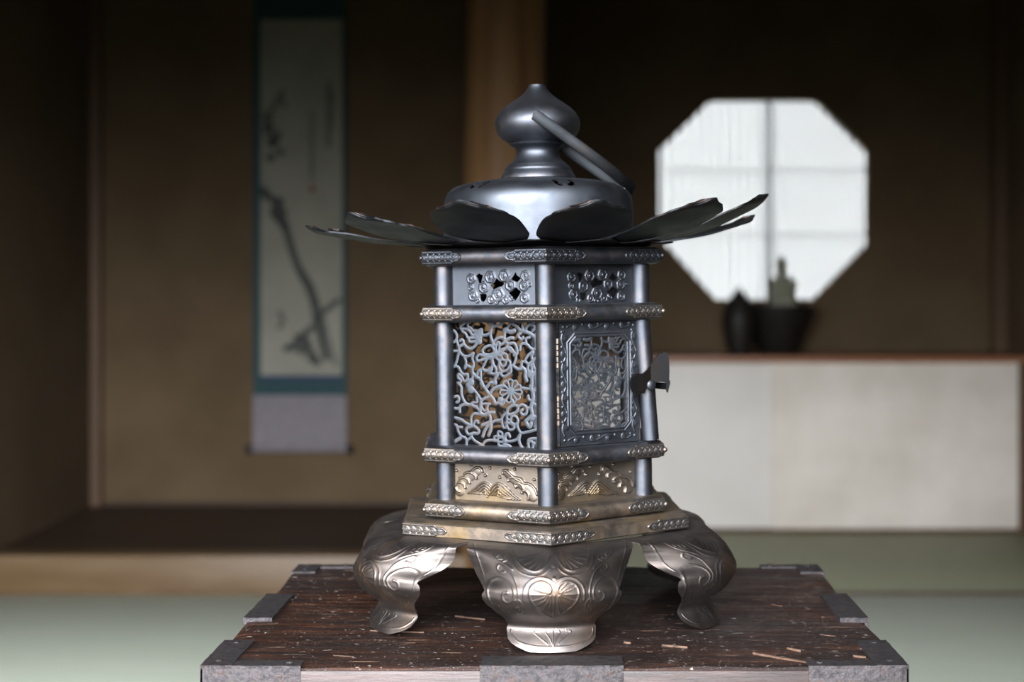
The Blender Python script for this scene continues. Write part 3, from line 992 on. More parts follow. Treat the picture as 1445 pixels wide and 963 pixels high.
S2(20, (350, 620), (270, 650), (260, 700), (300, 740), (380, 720), (440, 720), (460, 680), (420, 640), (370, 610)); S2(18, (370, 610), (400, 550), (440, 540), (450, 570))
S2(18, (60, 600), (110, 620), (130, 700), (180, 770), (250, 800), (260, 900)); S2(18, (110, 640), (190, 640)); S2(25, (60, 860), (160, 800))
S2(18, (360, 720), (340, 760), (380, 820), (450, 860), (510, 880), (560, 830), (640, 810), (750, 820)); S2(18, (340, 780), (270, 830), (260, 900)); S2(18, (510, 880), (540, 920))
S2(16, (770, 680), (820, 700), (820, 740), (770, 750), (755, 710), closed=True); S2(16, (700, 760), (750, 750), (760, 790), (710, 810), closed=True)
S2(16, (790, 770), (840, 770), (830, 830), (770, 830), (770, 880), (850, 890)); S2(20, (860, 790), (880, 720), (920, 710), (940, 750))
S2(18, (900, 820), (980, 810), (1050, 780), (1090, 720)); S2(20, (850, 870), (930, 880), (960, 920))
S2(18, (1060, 600), (1080, 650), (1120, 690), (1220, 670), (1330, 640), (1390, 630)); S2(20, (1100, 710), (1080, 790), (1100, 860), (1150, 920))
S2(17, (890, 420), (830, 470), (820, 540), (840, 620), (880, 620), (890, 560), (900, 490), closed=True)
S2(17, (960, 500), (990, 450), (1050, 470), (1070, 540), (1020, 570), (960, 540), closed=True); S2(17, (900, 560), (950, 560), (1010, 600), (990, 640), (930, 650), (900, 600), closed=True)
S2(17, (905, 500), (960, 520)); S2(17, (1060, 540), (1060, 610))
S2(20, (900, 430), (920, 350), (1000, 300), (1060, 310), (1070, 350), (1040, 400), (960, 430), (900, 430)); S2(20, (990, 230), (1010, 300))
S2(18, (1070, 320), (1130, 290), (1190, 310), (1210, 360), (1190, 420), (1140, 430), (1110, 390), (1140, 360)); S2(18, (1200, 330), (1270, 330))
S2(26, (1270, 20), (1290, 80), (1310, 170), (1290, 250), (1270, 330), (1290, 420), (1240, 480), (1190, 520), (1220, 580), (1250, 600), (1270, 550))
S2(22, (1310, 100), (1390, 20)); S2(18, (1150, 50), (1220, 60), (1290, 60)); S2(18, (1290, 230), (1240, 210), (1230, 160)); S2(20, (1290, 260), (1350, 290), (1390, 300))
S2(20, (1290, 440), (1360, 470), (1360, 560), (1330, 600)); S2(20, (1360, 480), (1390, 480)); S2(20, (1390, 760), (1260, 770), (1220, 810), (1230, 920)); S2(18, (1230, 800), (1290, 820), (1290, 920))
S2(22, (640, 470), (640, 540), (580, 570), (510, 600)); S2(24, (640, 560), (650, 640), (610, 740)); S2(22, (600, 600), (550, 680), (520, 760)); S2(18, (660, 560), (720, 530), (820, 510))
S2(20, (620, 430), (640, 480))
for qa in range(11):
    a = 2 * PI * qa / 11 + 0.1
    ca, sa = math.cos(a), math.sin(a)
    L_ = 172
    pts = []
    for (u_, w_) in ((20, 0), (70, 22), (125, 38), (160, 26), (172, 0), (160, -26), (125, -38), (70, -22), (20, 0)):
        pts.append((965 + u_ * ca - w_ * sa, 100 + (u_ * sa + w_ * ca) * 0.98))
    S2(12, *pts)
BL += [(340, 90 + Y2, 56), (800, 230 + Y2, 46), (860, 810 + Y2, 42), (640, 590 + Y2, 40), (965, 100 + Y2, 26), (1280, 470 + Y2, 52), (1310, 830 + Y2, 26), (300, 30 + Y2, 40)]


def grille_mesh(name, W, Hh, step, src, mat, clipf=None, fw=1.0, flip=False):
    """W x Hh metres in the x-z plane centred at the origin; src = (x0, x1, y0, y1) in traced units"""
    nx_, nz_ = int(W / step) + 1, int(Hh / step) + 1
    a = np.linspace(-W / 2, W / 2, nx_); c = np.linspace(-Hh / 2, Hh / 2, nz_)
    A, Cz = np.meshgrid(a, c, indexing='ij')
    UX = src[0] + (A / W + 0.5) * (src[1] - src[0])
    if flip: UX = src[1] + src[0] - UX
    UY = src[3] - (Cz / Hh + 0.5) * (src[3] - src[2])
    fld = np.full(A.shape, -1e9)
    for (w, pts, cl_) in ST:
        p = smooth_line(pts, 4, cl_)
        pa = np.array(p)
        lo, hi = pa.min(0) - 60, pa.max(0) + 60
        sel = (UX > lo[0]) & (UX < hi[0]) & (UY > lo[1]) & (UY < hi[1])
        if not sel.any(): continue
        fld[sel] = np.maximum(fld[sel], w * fw * 1.08 - seg_dist(UX[sel], UY[sel], p))
    for (x, y, r) in BL:
        fld = np.maximum(fld, r - np.hypot(UX - x, UY - y))
    e = np.minimum.reduce([A + W / 2, W / 2 - A, Cz + Hh / 2, Hh / 2 - Cz])
    fld = np.maximum(fld, (0.0012 - e) * 1e5)
    if clipf is not None: fld = np.minimum(fld, clipf(A, Cz))
    dome = 0.00018 * np.clip(fld / 18.0, -0.3, 1.2)
    P = np.stack([A, -0.0004 - dome, Cz], -1); B = np.stack([A, np.full(A.shape, 0.0004), Cz], -1)
    v, f = clip_sheet(fld, P, B)
    return mesh_from(name, v, f, mat, 45)


PW = 0.0712
PA = 0.0700                                # apothem of the panels
mz0, mz1 = RZ[1] + 0.005, RZ[2] - 0.005
gm = grille_mesh('flower_grille', PW, mz1 - mz0, 0.00046, (40, 1410, 50, 1875), M['bronze_grille'])
for q in (1, 2, 3, 4, 5):
    link('flower_grille', gm, lan, LEAN @ Rz(30 + 60 * q) @ Matrix.Translation((0, -PA, (mz0 + mz1) / 2)))

# ---- upper panels: embossed blossoms and five cut-outs
uz0, uz1 = RZ[2] + 0.005, RZ[3] - 0.005
def upper_mesh():
    W, Hh = PW, uz1 - uz0
    a = np.linspace(-W / 2, W / 2, 190); c = np.linspace(-Hh / 2, Hh / 2, 84)
    A, Cz = np.meshgrid(a, c, indexing='ij')
    UX = -185 + (A / W + 0.5) * 1510
    UY = 680 - (Cz / Hh + 0.5) * 620
    holes = [[(265, 225), (320, 195), (385, 225), (365, 285), (345, 335), (315, 335), (295, 270)],
             [(325, 495), (440, 495), (445, 545), (420, 590), (380, 615), (345, 590)],
             [(515, 370), (580, 325), (615, 268), (670, 310), (757, 335), (715, 388), (640, 400), (565, 435)],
             [(862, 285), (905, 240), (940, 183), (970, 235), (1032, 275), (975, 333), (930, 320)],
             [(812, 480), (880, 460), (945, 405), (1033, 470), (985, 540), (930, 603), (880, 535)]]
    fld = np.full(A.shape, 100.0)
    for hp in holes: fld = np.minimum(fld, -poly_sdf(UX, UY, hp))
    h = np.zeros(A.shape)
    for i, (x, y, r) in enumerate([(180, 270, 78), (510, 250, 92), (750, 235, 92), (1105, 240, 78), (395, 400, 88), (850, 375, 85), (1085, 385, 80), (210, 520, 82),
                                   (640, 510, 105), (520, 580, 62), (770, 585, 62), (1090, 560, 76), (170, 395, 50), (1180, 375, 30), (290, 600, 35), (620, 610, 40), (870, 560, 45)]):
        d = np.hypot(UX - x, UY - y)
        th = np.arctan2(UY - y, UX - x)
        h = np.maximum(h, 0.0003 * bumpf(d, r))
        h = np.maximum(h, 0.0007 * bumpf(d - r * (0.80 + 0.04 * np.sin(6 * th + i)), r * 0.17))
        sp = r * (0.28 + 0.085 * ((th + i) % (2 * PI)))
        h = np.maximum(h, 0.0006 * bumpf(np.abs(d - sp * 0.62), r * 0.12) * (d < r))
        h = np.maximum(h, 0.0009 * bumpf(d, r * 0.27))
    P = np.stack([A, -0.0005 - h, Cz], -1); B = np.stack([A, np.full(A.shape, 0.0005), Cz], -1)
    v, f = clip_sheet(fld, P, B)
    return mesh_from('upper_panel', v, f, M['bronze'], 60)


um = upper_mesh()
for q in range(6):
    link('upper_panel', um, lan, LEAN @ Rz(30 + 60 * q) @ Matrix.Translation((0, -PA, (uz0 + uz1) / 2)))

# ---- lower panels: waves and hills
lz0, lz1 = RZ[0] + 0.005, RZ[1] - 0.005
def lower_mesh():
    W, Hh = PW, lz1 - lz0
    a = np.linspace(-W / 2, W / 2, 210); c = np.linspace(-Hh / 2, Hh / 2, 96)
    A, Cz = np.meshgrid(a, c, indexing='ij')
    u = A / W + 0.5
    UX = 80 + u * 1165
    UY = 60 + 35 * u + (0.5 - Cz / Hh) * 530
    h = np.zeros(A.shape)
    def line(w, hh_, *pts):
        nonlocal h
        h = np.maximum(h, hh_ * bumpf(seg_dist(UX, UY, smooth_line(pts, 5)), w))
    # soft bodies of the breakers
    line(60, 0.0009, (170, 470), (180, 400), (230, 330), (320, 270), (400, 200))
    line(55, 0.0009, (820, 220), (900, 300), (1000, 370), (1090, 440), (1140, 520))
    for p in [((335, 215), (380, 165), (430, 150), (470, 175), (482, 205)), ((235, 240), (290, 215), (350, 230), (395, 262), (400, 298)),
              ((170, 300), (240, 285), (290, 308), (312, 352)), ((160, 350), (200, 350), (240, 380), (250, 418)), ((125, 420), (140, 450), (175, 470)),
              ((755, 218), (760, 190), (800, 183), (850, 228), (900, 265), (980, 285), (1030, 340), (1100, 350), (1165, 405), (1195, 480)),
              ((825, 312), (830, 282), (880, 270), (940, 300), (1000, 330)), ((922, 390), (910, 360), (950, 338), (1000, 362), (1025, 410)),
              ((1000, 462), (1010, 436), (1060, 440), (1090, 485), (1080, 545))]:
        line(17, 0.0017, *p)
        h = np.maximum(h, 0.0019 * bumpf(np.hypot(UX - p[0][0], UY - p[0][1]), 20 if p[0][0] > 700 else 1))
    for o_ in range(5):
        e = o_ * 34
        line(11, 0.0013, (285 + e, 490), (380 + e * 0.9, 420 + e * 0.5), (440 + e * 0.6, 370 + e * 0.8), (510, 340 + e), (565 - e * 0.3, 362 + e), (600 - e * 0.4, 405 + e * 0.9))
        line(11, 0.0014, (530 + e, 505), (580 + e, 430 + e * 0.35), (635 + e * 0.6, 372 + e * 0.8), (690, 345 + e), (755 - e * 0.5, 372 + e), (830 - e * 0.8, 440 + e * 0.6), (890 - e, 500 + e * 0.2), (965 - e * 1.1, 550))
    for (x, y) in ((330, 120), (580, 155), (135, 195), (520, 250), (710, 270), (910, 165), (1160, 290)):
        h = np.maximum(h, 0.0016 * bumpf(np.hypot(UX - x, UY - y), 20))
    h += 0.00012 * np.sin(UX * 0.42) * np.sin(UY * 0.42) * (h < 0.0003)
    P = np.stack([A, -0.0005 - h, Cz], -1); B = np.stack([A, np.full(A.shape, 0.0005), Cz], -1)
    v, f = clip_sheet(np.ones(A.shape), P, B)
    return mesh_from('lower_panel', v, f, M['bronze_gold'], 60)


lm = lower_mesh()
for q in range(6):
    tag(link('lower_panel', lm, lan, LEAN @ Rz(30 + 60 * q) @ Matrix.Translation((0, -PA, (lz0 + lz1) / 2))), 'brassy panel embossed with waves and hills')

# ---- door on the right-hand face
DW, DH = 0.0655, mz1 - mz0 - 0.0025
OW, OH = 0.0475, DH - 0.0225
def door_mesh():
    a = np.linspace(-DW / 2, DW / 2, 150); c = np.linspace(-DH / 2, DH / 2, 200)
    A, Cz = np.meshgrid(a, c, indexing='ij')
    def oct_open(g):
        return np.maximum.reduce([np.abs(A) - OW / 2 - g, np.abs(Cz + 0.0005) - OH / 2 - g, (np.abs(A) + np.abs(Cz + 0.0005) - (OW / 2 + OH / 2) - g * 1.3 + 0.0042) * 0.75])
    fld = oct_open(0.0)
    h = np.zeros(A.shape)
    h = np.maximum(h, 0.0006 * bumpf(oct_open(0.0) - 0.0004, 0.0005))
    h = np.maximum(h, 0.0005 * bumpf(oct_open(0.0028) - 0.0, 0.0005))
    mid_x, mid_z = DW / 2 - 0.0034, DH / 2 - 0.0042
    def line(w, hh_, pts):
        nonlocal h
        h = np.maximum(h, hh_ * bumpf(seg_dist(A, Cz, pts), w))
    def vine(x0_, z0_, dx, dz, Ln, nn, amp):
        nxp, nzp = -dz, dx
        pts = []
        for i in range(nn * 10 + 1):
            t = i / 10
            s_ = t / nn * Ln
            w_ = amp * math.sin(PI * t)
            pts.append((x0_ + dx * s_ + nxp * w_, z0_ + dz * s_ + nzp * w_))
        line(0.0005, 0.0005, pts)
        for i in range(nn):
            s_ = (i + 0.5) / nn * Ln
            sg = 1 if i % 2 == 0 else -1
            cx_, cz_ = x0_ + dx * s_ - nxp * amp * 0.25 * sg, z0_ + dz * s_ - nzp * amp * 0.25 * sg
            th = np.linspace(0, 3.2 * PI, 24)
            rr_ = 0.0021 * (1 - th / (4.2 * PI))
            line(0.0005, 0.0005, [(cx_ + r_ * math.cos(t), cz_ + sg * r_ * math.sin(t)) for r_, t in zip(rr_, th)])
            nonlocal_h(cx_, cz_)
            s2 = (i + 0.95) / nn * Ln
            nonlocal_h(x0_ + dx * s2 + nxp * 0.0015, z0_ + dz * s2 + nzp * 0.0015)
    def nonlocal_h(x, z):
        nonlocal h
        h = np.maximum(h, 0.0006 * bumpf(np.hypot(A - x, Cz - z), 0.0009))
    for s_ in (-1, 1):
        vine(s_ * mid_x, -mid_z + 0.003, 0, 1, 2 * mid_z - 0.006, 7, 0.0018)
        vine(-mid_x + 0.003, s_ * mid_z, 1, 0, 2 * mid_x - 0.006, 4, 0.0018)
        for t in (-1, 1): nonlocal_h(s_ * mid_x, t * mid_z)
    P = np.stack([A, -0.0006 - h, Cz], -1); B = np.stack([A, np.full(A.shape, 0.0006), Cz], -1)
    v, f = clip_sheet(fld, P, B)
    return mesh_from('door', v, f, M['bronze'], 60)


DOORX = -PW / 2 + 0.004
Mdoor = LEAN @ Rz(30) @ Matrix.Translation((DOORX, -PA - 0.0035, (mz0 + mz1) / 2 + 0.0006)) @ Matrix.Rotation(R(-2.5), 4, 'Z')
door = link('door', door_mesh(), lan, Mdoor)
door.data.transform(Matrix.Translation((DW / 2, 0, 0)))
def octclip(A, Cz):
    return -1e5 * np.maximum.reduce([np.abs(A) - OW / 2 - 0.001, np.abs(Cz) - OH / 2 - 0.001, (np.abs(A) + np.abs(Cz) - (OW / 2 + OH / 2) + 0.003) * 0.75])


dg = grille_mesh('flower_grille', OW + 0.002, OH + 0.002, 0.0004, (130, 1340, 130, 1830), M['bronze_grille'], octclip, 0.95, True)
link('flower_grille', dg, door, Matrix.Translation((DW / 2, 0.0004, -0.0005)))
for zc_, hl in ((0.0215, 0.021), (-0.0185, 0.021)):
    m = MB()
    for i in range(5):
        za = zc_ - hl / 2 + hl * i / 5
        m.lathe([(0.0012, za + 0.0001), (0.0017, za + 0.0004), (0.0017, za + hl / 5 - 0.0004), (0.0012, za + hl / 5 - 0.0001)], 14, c=(-0.0022, -0.0010, 0))
    m.box(-0.002, 0.0015, -0.0002, 0.0008, zc_ - hl / 2, zc_ + hl / 2)
    m.build('hinge', M['bronze_fitting'], door)
# tilted tube that closes the corner
m = MB()
hz = (mz1 - mz0) / 2
m.tube([(DW + 0.0045, 0.0010, hz - 0.0018), (DW + 0.0072, -0.0002, 0.0), (DW + 0.0098, -0.0012, -hz + 0.0015)], 0.0062, 28)
tag(m.build('corner_tube', M['bronze'], door), 'slightly tilted bronze corner tube')
# bat-shaped latch
LP = [(872, 790), (885, 720), (950, 672), (1030, 680), (1085, 640), (1130, 580), (1150, 560), (1160, 530), (1178, 520), (1190, 490), (1208, 488), (1216, 455), (1236, 462), (1250, 430), (1275, 442), (1296, 415),
      (1320, 432), (1346, 430), (1366, 480), (1370, 560), (1372, 660), (1366, 760), (1380, 800), (1362, 870), (1346, 935), (1332, 880), (1328, 800), (1270, 790), (1215, 790),
      (1180, 800), (1130, 800), (1085, 820), (1070, 870), (1050, 920), (980, 935), (910, 900), (880, 850)]
ga = np.linspace(870, 1390, 75); gb = np.linspace(405, 945, 78)
GA, GB = np.meshgrid(ga, gb, indexing='ij')
fl = poly_sdf(GA, GB, LP)
u = (GA - 1130) / 8.75 * 0.00051
tx, ty, tz = DW + 0.0050, -0.0090, -0.0035
zz = -(GB - 825) / 8.75 * 0.00051
LXp = np.where(u < 0, u / 0.86, u * 0.93)
LYp = np.where(u < 0, 0.0, -u * 0.34)
P = np.stack([tx + LXp, ty + LYp - 0.0006, tz + zz], -1); B = np.stack([tx + LXp, ty + LYp + 0.0006, tz + zz], -1)
P = P[:, ::-1]; B = B[:, ::-1]; fl = fl[:, ::-1]
v, f = clip_sheet(fl, P, B)
latch = MB(); latch.add(v, f)
# back plate of the bent latch
latch.box(tx + 0.010, tx + 0.0125, ty - 0.004, ty + 0.010, tz - 0.0035, tz + 0.001)
latch.tube([(tx, ty, tz), (tx, ty - 0.0016, tz), (tx, ty - 0.0022, tz), (tx, ty - 0.0026, tz)], [0.0037, 0.0036, 0.0027, 0.0008], 24, mi=1)
latch.box(tx - 0.001, tx + 0.001, ty, ty + 0.006, tz - 0.001, tz + 0.001)
tag(latch.build('latch', None, door, 45, mats=[M['bronze_black'], M['bronze']]), 'dark bat-shaped latch with a round rivet')

# ---- legs
RZp = np.array([(0.0655, .104), (0.0650, .113), (0.0640, .121), (0.0622, .129), (0.0595, .1365), (0.0555, .1430), (0.0500, .1480), (0.0440, .1503), (0.0400, .1505), (0.0350, .1490), (0.0300, .1460),
                (0.0250, .1415), (0.0205, .1355), (0.0175, .1315), (0.0155, .1298), (0.0135, .1295), (0.0110, .1308), (0.0075, .1340), (0.0040, .1366), (0.0010, .1378), (0.0, .1380)])[::-1]
WZ = np.array([(0.0655, .0555), (0.0640, .0565), (0.0600, .0556), (0.0526, .0530), (0.0470, .0497), (0.0425, .0462), (0.0412, .0453), (0.0403, .0447), (0.0395, .0446), (0.0388, .0453), (0.0378, .0460), (0.0360, .0465), (0.0335, .0458), (0.0310, .0442),
               (0.0292, .0424), (0.0268, .0394), (0.0243, .0362), (0.0215, .0330), (0.0190, .0306), (0.0166, .0293), (0.0152, .0289), (0.0140, .0294), (0.0128, .0298), (0.0069, .0292), (0.0045, .0268), (0.0030, .0238), (0.0012, .0190), (0.0, .0150)])[::-1]


def pchip(x, xp, yp):
    # smooth monotone-ish interpolation by sampling a Catmull-Rom in x
    return np.interp(x, xp, yp)


def leg_mesh():
    nu, nv = 250, 200
    # rows spaced by arc length of the profile
    zf = np.linspace(0, 0.0655, 4000)
    rf = pchip(zf, RZp[:, 0], RZp[:, 1])
    kk = np.hanning(301); kk /= kk.sum()
    rp = np.pad(rf, 150, mode='reflect', reflect_type='odd'); rs = np.convolve(rp, kk, 'valid')
    wgt = np.clip((0.0655 - zf) / 0.004, 0, 1)
    rf = rs * wgt + rf * (1 - wgt)
    s = np.concatenate([[0], np.cumsum(np.hypot(np.diff(zf), np.diff(rf)))])
    zr = np.interp(np.linspace(0, s[-1], nv), s, zf)[::-1]       # top to bottom
    r0 = np.interp(zr, zf, rf)
    w = np.interp(zr, WZ[:, 0], WZ[:, 1])
    u = np.linspace(-1, 1, nu)
    U, _ = np.meshgrid(u, zr, indexing='ij')
    Zq = np.broadcast_to(zr, U.shape); R0 = np.broadcast_to(r0, U.shape); Wq = np.broadcast_to(w, U.shape)
    t = U * Wq
    GE = np.array([(0.0655, .020), (0.0648, .0140), (0.0640, .0150), (0.0622, .0225), (0.0595, .0300), (0.0555, .0365), (0.0500, .0382), (0.0455, .0330), (0.0415, .0240), (0.0350, .0195), (0.0250, .0155), (0.0155, .0090), (0.0, .0085)])[::-1]
    WS = np.array([(0.0655, .0565), (0.055, .0535), (0.045, .0485), (0.035, .0455), (0.025, .0385), (0.0155, .0305), (0.0, .0300)])[::-1]
    zs = np.linspace(0, 0.0655, 1200)
    k3 = np.ones(81) / 81
    def sm(tab):
        y = np.interp(zs, tab[:, 0], tab[:, 1])
        q = np.convolve(np.pad(y, 40, mode='reflect', reflect_type='odd'), k3, 'valid')
        wt = np.clip((0.0655 - zs) / 0.006, 0, 1)
        return q * wt + y * (1 - wt)
    ge = np.interp(zr, zs, sm(GE)); ws = np.interp(zr, zs, sm(WS))
    g = np.broadcast_to(ge, U.shape) * (t / np.broadcast_to(ws, U.shape)) ** 2
    rad = R0 - g
    Pn = np.stack([t, -rad, Zq], -1)
    du = np.gradient(Pn, axis=0); dv = np.gradient(Pn, axis=1)
    nrm = np.cross(du, dv); nrm /= np.linalg.norm(nrm, axis=-1, keepdims=True) + 1e-12
    if nrm[nu // 2, nv // 2, 1] > 0: nrm = -nrm
    # drawing coordinates of the traced front leg (crop 5.558 per px, centre 790)
    dep = 1.07 - (R0)
    CX = 790 + t / dep * F * 5.558
    CY = ((PY + (0.2386 - Zq) * F / (1.07 - R0)) - 760) * 5.558
    h = np.zeros(t.shape)
    lines = []
    def L(w_, hh_, *pts, mir=True, k=5):
        lines.append((w_, hh_, smooth_line(pts, k)))
        if mir: lines.append((w_, hh_, smooth_line([(1590 - a - 0, b_) for a, b_ in pts], k)))
    # heart-shaped leaf
    hl = [(795, 632), (730, 600), (655, 548), (610, 490), (598, 435), (618, 385), (660, 354), (708, 348), (750, 368), (768, 402), (758, 430), (738, 428)]
    L(9, 0.0007, *hl)
    L(8, 0.0005, (556, 500), (556, 430), (578, 375), (630, 328), (690, 310), (750, 322), (795, 352))
    for (x, y) in ((620, 400), (640, 372), (690, 358), (606, 450), (615, 500), (645, 540), (690, 578), (740, 606)):
        L(5, 0.0005, (770 - (790 - x) * 0.12, 440 + (y - 440) * 0.10), ((x + 780) / 2 + 6, (y + 440) / 2 + 4), (x + 4, y))
    L(5, 0.0005, (795, 450), (795, 625), mir=False)
    # half leaves under the plate
    L(9, 0.0007, (498, 100), (505, 160), (535, 215), (590, 252), (650, 262), (705, 240), (742, 195), (770, 140))
    L(7, 0.0005, (470, 130), (480, 210), (520, 270), (590, 298), (660, 300), (720, 275), (760, 235))
    for (x, y) in ((505, 140), (515, 180), (545, 222), (590, 250), (640, 258), (690, 244)):
        L(5, 0.0005, (725, 100), ((x + 725) / 2 + 5, (y + 100) / 2 + 12), (x, y))
    # volutes at the rims
    L(9, 0.0007, (330, 590), (292, 530), (270, 455), (300, 385), (370, 348), (440, 372), (478, 430), (472, 492), (432, 527), (392, 502), (394, 460), (428, 448))
    L(7, 0.0006, (500, 520), (512, 450), (500, 380), (470, 310), (420, 260), (375, 235), (352, 270), (375, 300), (410, 290))
    L(7, 0.0006, (315, 115), (330, 165), (372, 205), (430, 235), (470, 262))
    L(6, 0.0006, (350, 145), (385, 150), (395, 180), (365, 185)); L(6, 0.0006, (400, 205), (430, 185), (425, 160))
    L(6, 0.0006, (480, 505), (520, 500), (545, 540), (540, 590), (505, 600), (495, 565), (520, 555)); L(6, 0.0005, (440, 610), (500, 650), (580, 660))
    L(6, 0.0005, (360, 560), (400, 600), (440, 625))
    # border lines
    L(6, 0.0006, (190, 60), (195, 150), (212, 240), (232, 320), (258, 390)); L(6, 0.0006, (335, 600), (380, 640), (440, 672))
    L(7, 0.0006, (470, 735), (478, 775), (520, 820), (600, 845), (700, 856), (795, 858))
    L(5, 0.0005, (770, 720), (740, 740), (770, 790), (795, 850)); L(5, 0.0005, (795, 720), (795, 850), mir=False); L(5, 0.0005, (690, 725), (650, 740), (690, 780), (750, 830))
    for (w_, hh_, p) in lines:
        pa = np.array(p); lo = pa.min(0) - 20; hi = pa.max(0) + 20
        sel = (CX > lo[0]) & (CX < hi[0]) & (CY > lo[1]) & (CY < hi[1])
        if sel.any(): h[sel] = np.maximum(h[sel], hh_ * 0.55 * bumpf(seg_dist(CX[sel], CY[sel], p), w_))
    for (x, y, r) in ((795, 318, 16), (522, 580, 14), (1068, 580, 14), (360, 160, 12), (1230, 160, 12), (795, 215, 18)):
        h = np.maximum(h, 0.0004 * bumpf(np.hypot(CX - x, CY - y), r))
    P_ = Pn + nrm * h[..., None]
    B_ = Pn - nrm * 0.0011
    v, f = clip_sheet(np.ones(t.shape), P_, B_)
    me = mesh_from('leg', v, f, M['bronze_leg'], 60)
    return me


lg = leg_mesh()
# make sure faces look outwards
for q in range(6):
    link('leg', lg, lan, Rz(60 * q))

# ---- roof
ROZ = 0.2680
m = MB()
n = 144
v, f = [], []
for (kind_, z) in ((0, ROZ), (1, ROZ + 0.0024), (1, ROZ + 0.0032), (2, ROZ + 0.0034)):
    for i in range(n):
        a = 2 * PI * i / n
        sc_ = 0.5 + 0.5 * math.cos(12 * (a - R(-90 - 1 - 3.8)))
        rr_ = {0: 0.070, 1: 0.084 + 0.017 * sc_ ** 0.6, 2: 0.068}[kind_]
        v.append((rr_ * math.cos(a), rr_ * math.sin(a), z + (0.0016 * sc_ if kind_ == 1 else 0)))
for i in range(3):
    for q in range(n):
        q2 = (q + 1) % n
        f.append((i * n + q, i * n + q2, (i + 1) * n + q2, (i + 1) * n + q))
f.append(tuple(range(n - 1, -1, -1)))
f.append(tuple(3 * n + q for q in range(n)))
m.add(v, f)
m.build('eave_plate', M['bronze_black'], lan, matrix=LEAN)

SWs = [(0, .012), (.10, .0145), (.2, .0185), (.30, .0232), (.40, .0272), (.50, .0290), (.60, .0301), (.70, .0299), (.78, .0288), (.82, .0270), (.835, .0263), (.85, .0268), (.90, .0253), (.94, .0213), (.955, .0192), (.965, .0187), (.972, .0172), (.985, .0115), (1.0, .0072)]
sws, wws = zip(*SWs)


def petal_mesh(rise, twist=0.0):
    ns, nt_ = 64, 41
    s = np.linspace(0, 1, ns); u = np.linspace(-1, 1, nt_)
    Sg, U = np.meshgrid(s, u, indexing='ij')
    w = np.interp(Sg, sws, wws)
    t = U * w
    r = 0.068 + 0.105 * Sg - 0.010 * (U ** 2) * np.clip((Sg - 0.6) / 0.4, 0, 1) * 0.6
    z = 0.2705 + 0.0005 + 0.25 * rise * Sg + 0.75 * rise * Sg ** 2.1 + 0.0006 * (t / 0.031) ** 2 + 0.0026 * np.clip((Sg - 0.93) / 0.07, 0, 1) ** 2
    z += twist * t
    z += 0.0006 * np.sin(Sg * 14 + 1) * np.cos(U * 3) * Sg
    tk = 0.0006
    P = np.stack([t, -r, z + tk], -1); B = np.stack([t, -r, z - tk], -1)
    v, f = clip_sheet(np.ones(t.shape), P[::-1], B[::-1])
    return mesh_from('petal', v, f, M['bronze_dark'], 50)


PH = {0: (.0215, 0), 1: (.0205, 0), 2: (.0235, 0.02), 3: (.0305, 0.0), 4: (.0200, 0.0), 5: (.02, 0), 6: (.02, 0), 7: (.02, 0), 8: (.02, 0), 9: (.014, 0), 10: (.0125, 0.0), 11: (.0172, -.02)}
for q in range(12):
    h_, tw = PH[q]
    link('petal', petal_mesh(h_, tw), lan, LEAN @ Rz(-16 + 30 * q - 3.8))

# dome with comma-shaped vents
KP = 1 / 1876.0
def zl(py): return 0.2386 + (PY - py) * KP
dp = [(134.5, 349), (134, 346), (133.8, 335), (133.6, 318), (133.4, 303), (133, 290), (131.5, 281), (128, 273.5), (122, 267.5), (114, 263.3), (100, 259.6), (85, 257.0), (66, 255), (50, 253.6), (20, 252.5)]
dpp = np.array(smooth_line([(a * KP, zl(b_)) for a, b_ in dp], 8))
na = 300
az = np.linspace(PI / 2, PI / 2 + 2 * PI, na)
Aq, Iq = np.meshgrid(az, np.arange(len(dpp)), indexing='ij')
Rq = dpp[:, 0][Iq]; Zq = dpp[:, 1][Iq]
fld = np.full(Aq.shape, 1.0)
sl = np.concatenate([[0], np.cumsum(np.hypot(*np.diff(dpp, axis=0).T))])
s_c = np.interp(-0.0640, -dpp[:, 0], sl)
for i in range(6):
    ac = R(-90 + 18 - 3.8 + 60 * i)
    for sg in (-1, 1):
        dA = (np.angle(np.exp(1j * (Aq - ac)))) * 0.061
        dS = sl[Iq] - s_c
        arc = [(sg * 0.0030 + sg * 0.0030 * math.sin(t_), -0.0026 + 0.0045 * (1 - math.cos(t_))) for t_ in np.linspace(0, 1.9, 7)]
        wv = 0.0016
        d = seg_dist(dA, dS, arc)
        hd = np.hypot(dA - arc[-1][0], dS - arc[-1][1])
        fld = np.minimum(fld, np.minimum(d - 0.0017, hd - 0.0027) * 1e3)
P = np.stack([Rq * np.cos(Aq), Rq * np.sin(Aq), Zq], -1)
B = np.stack([(Rq - 0.0012) * np.cos(Aq), (Rq - 0.0012) * np.sin(Aq), Zq - 0.0010], -1)
v, f = clip_sheet(fld, P, B)
link('dome', mesh_from('dome', v, f, M['bronze'], 40), lan, LEAN)

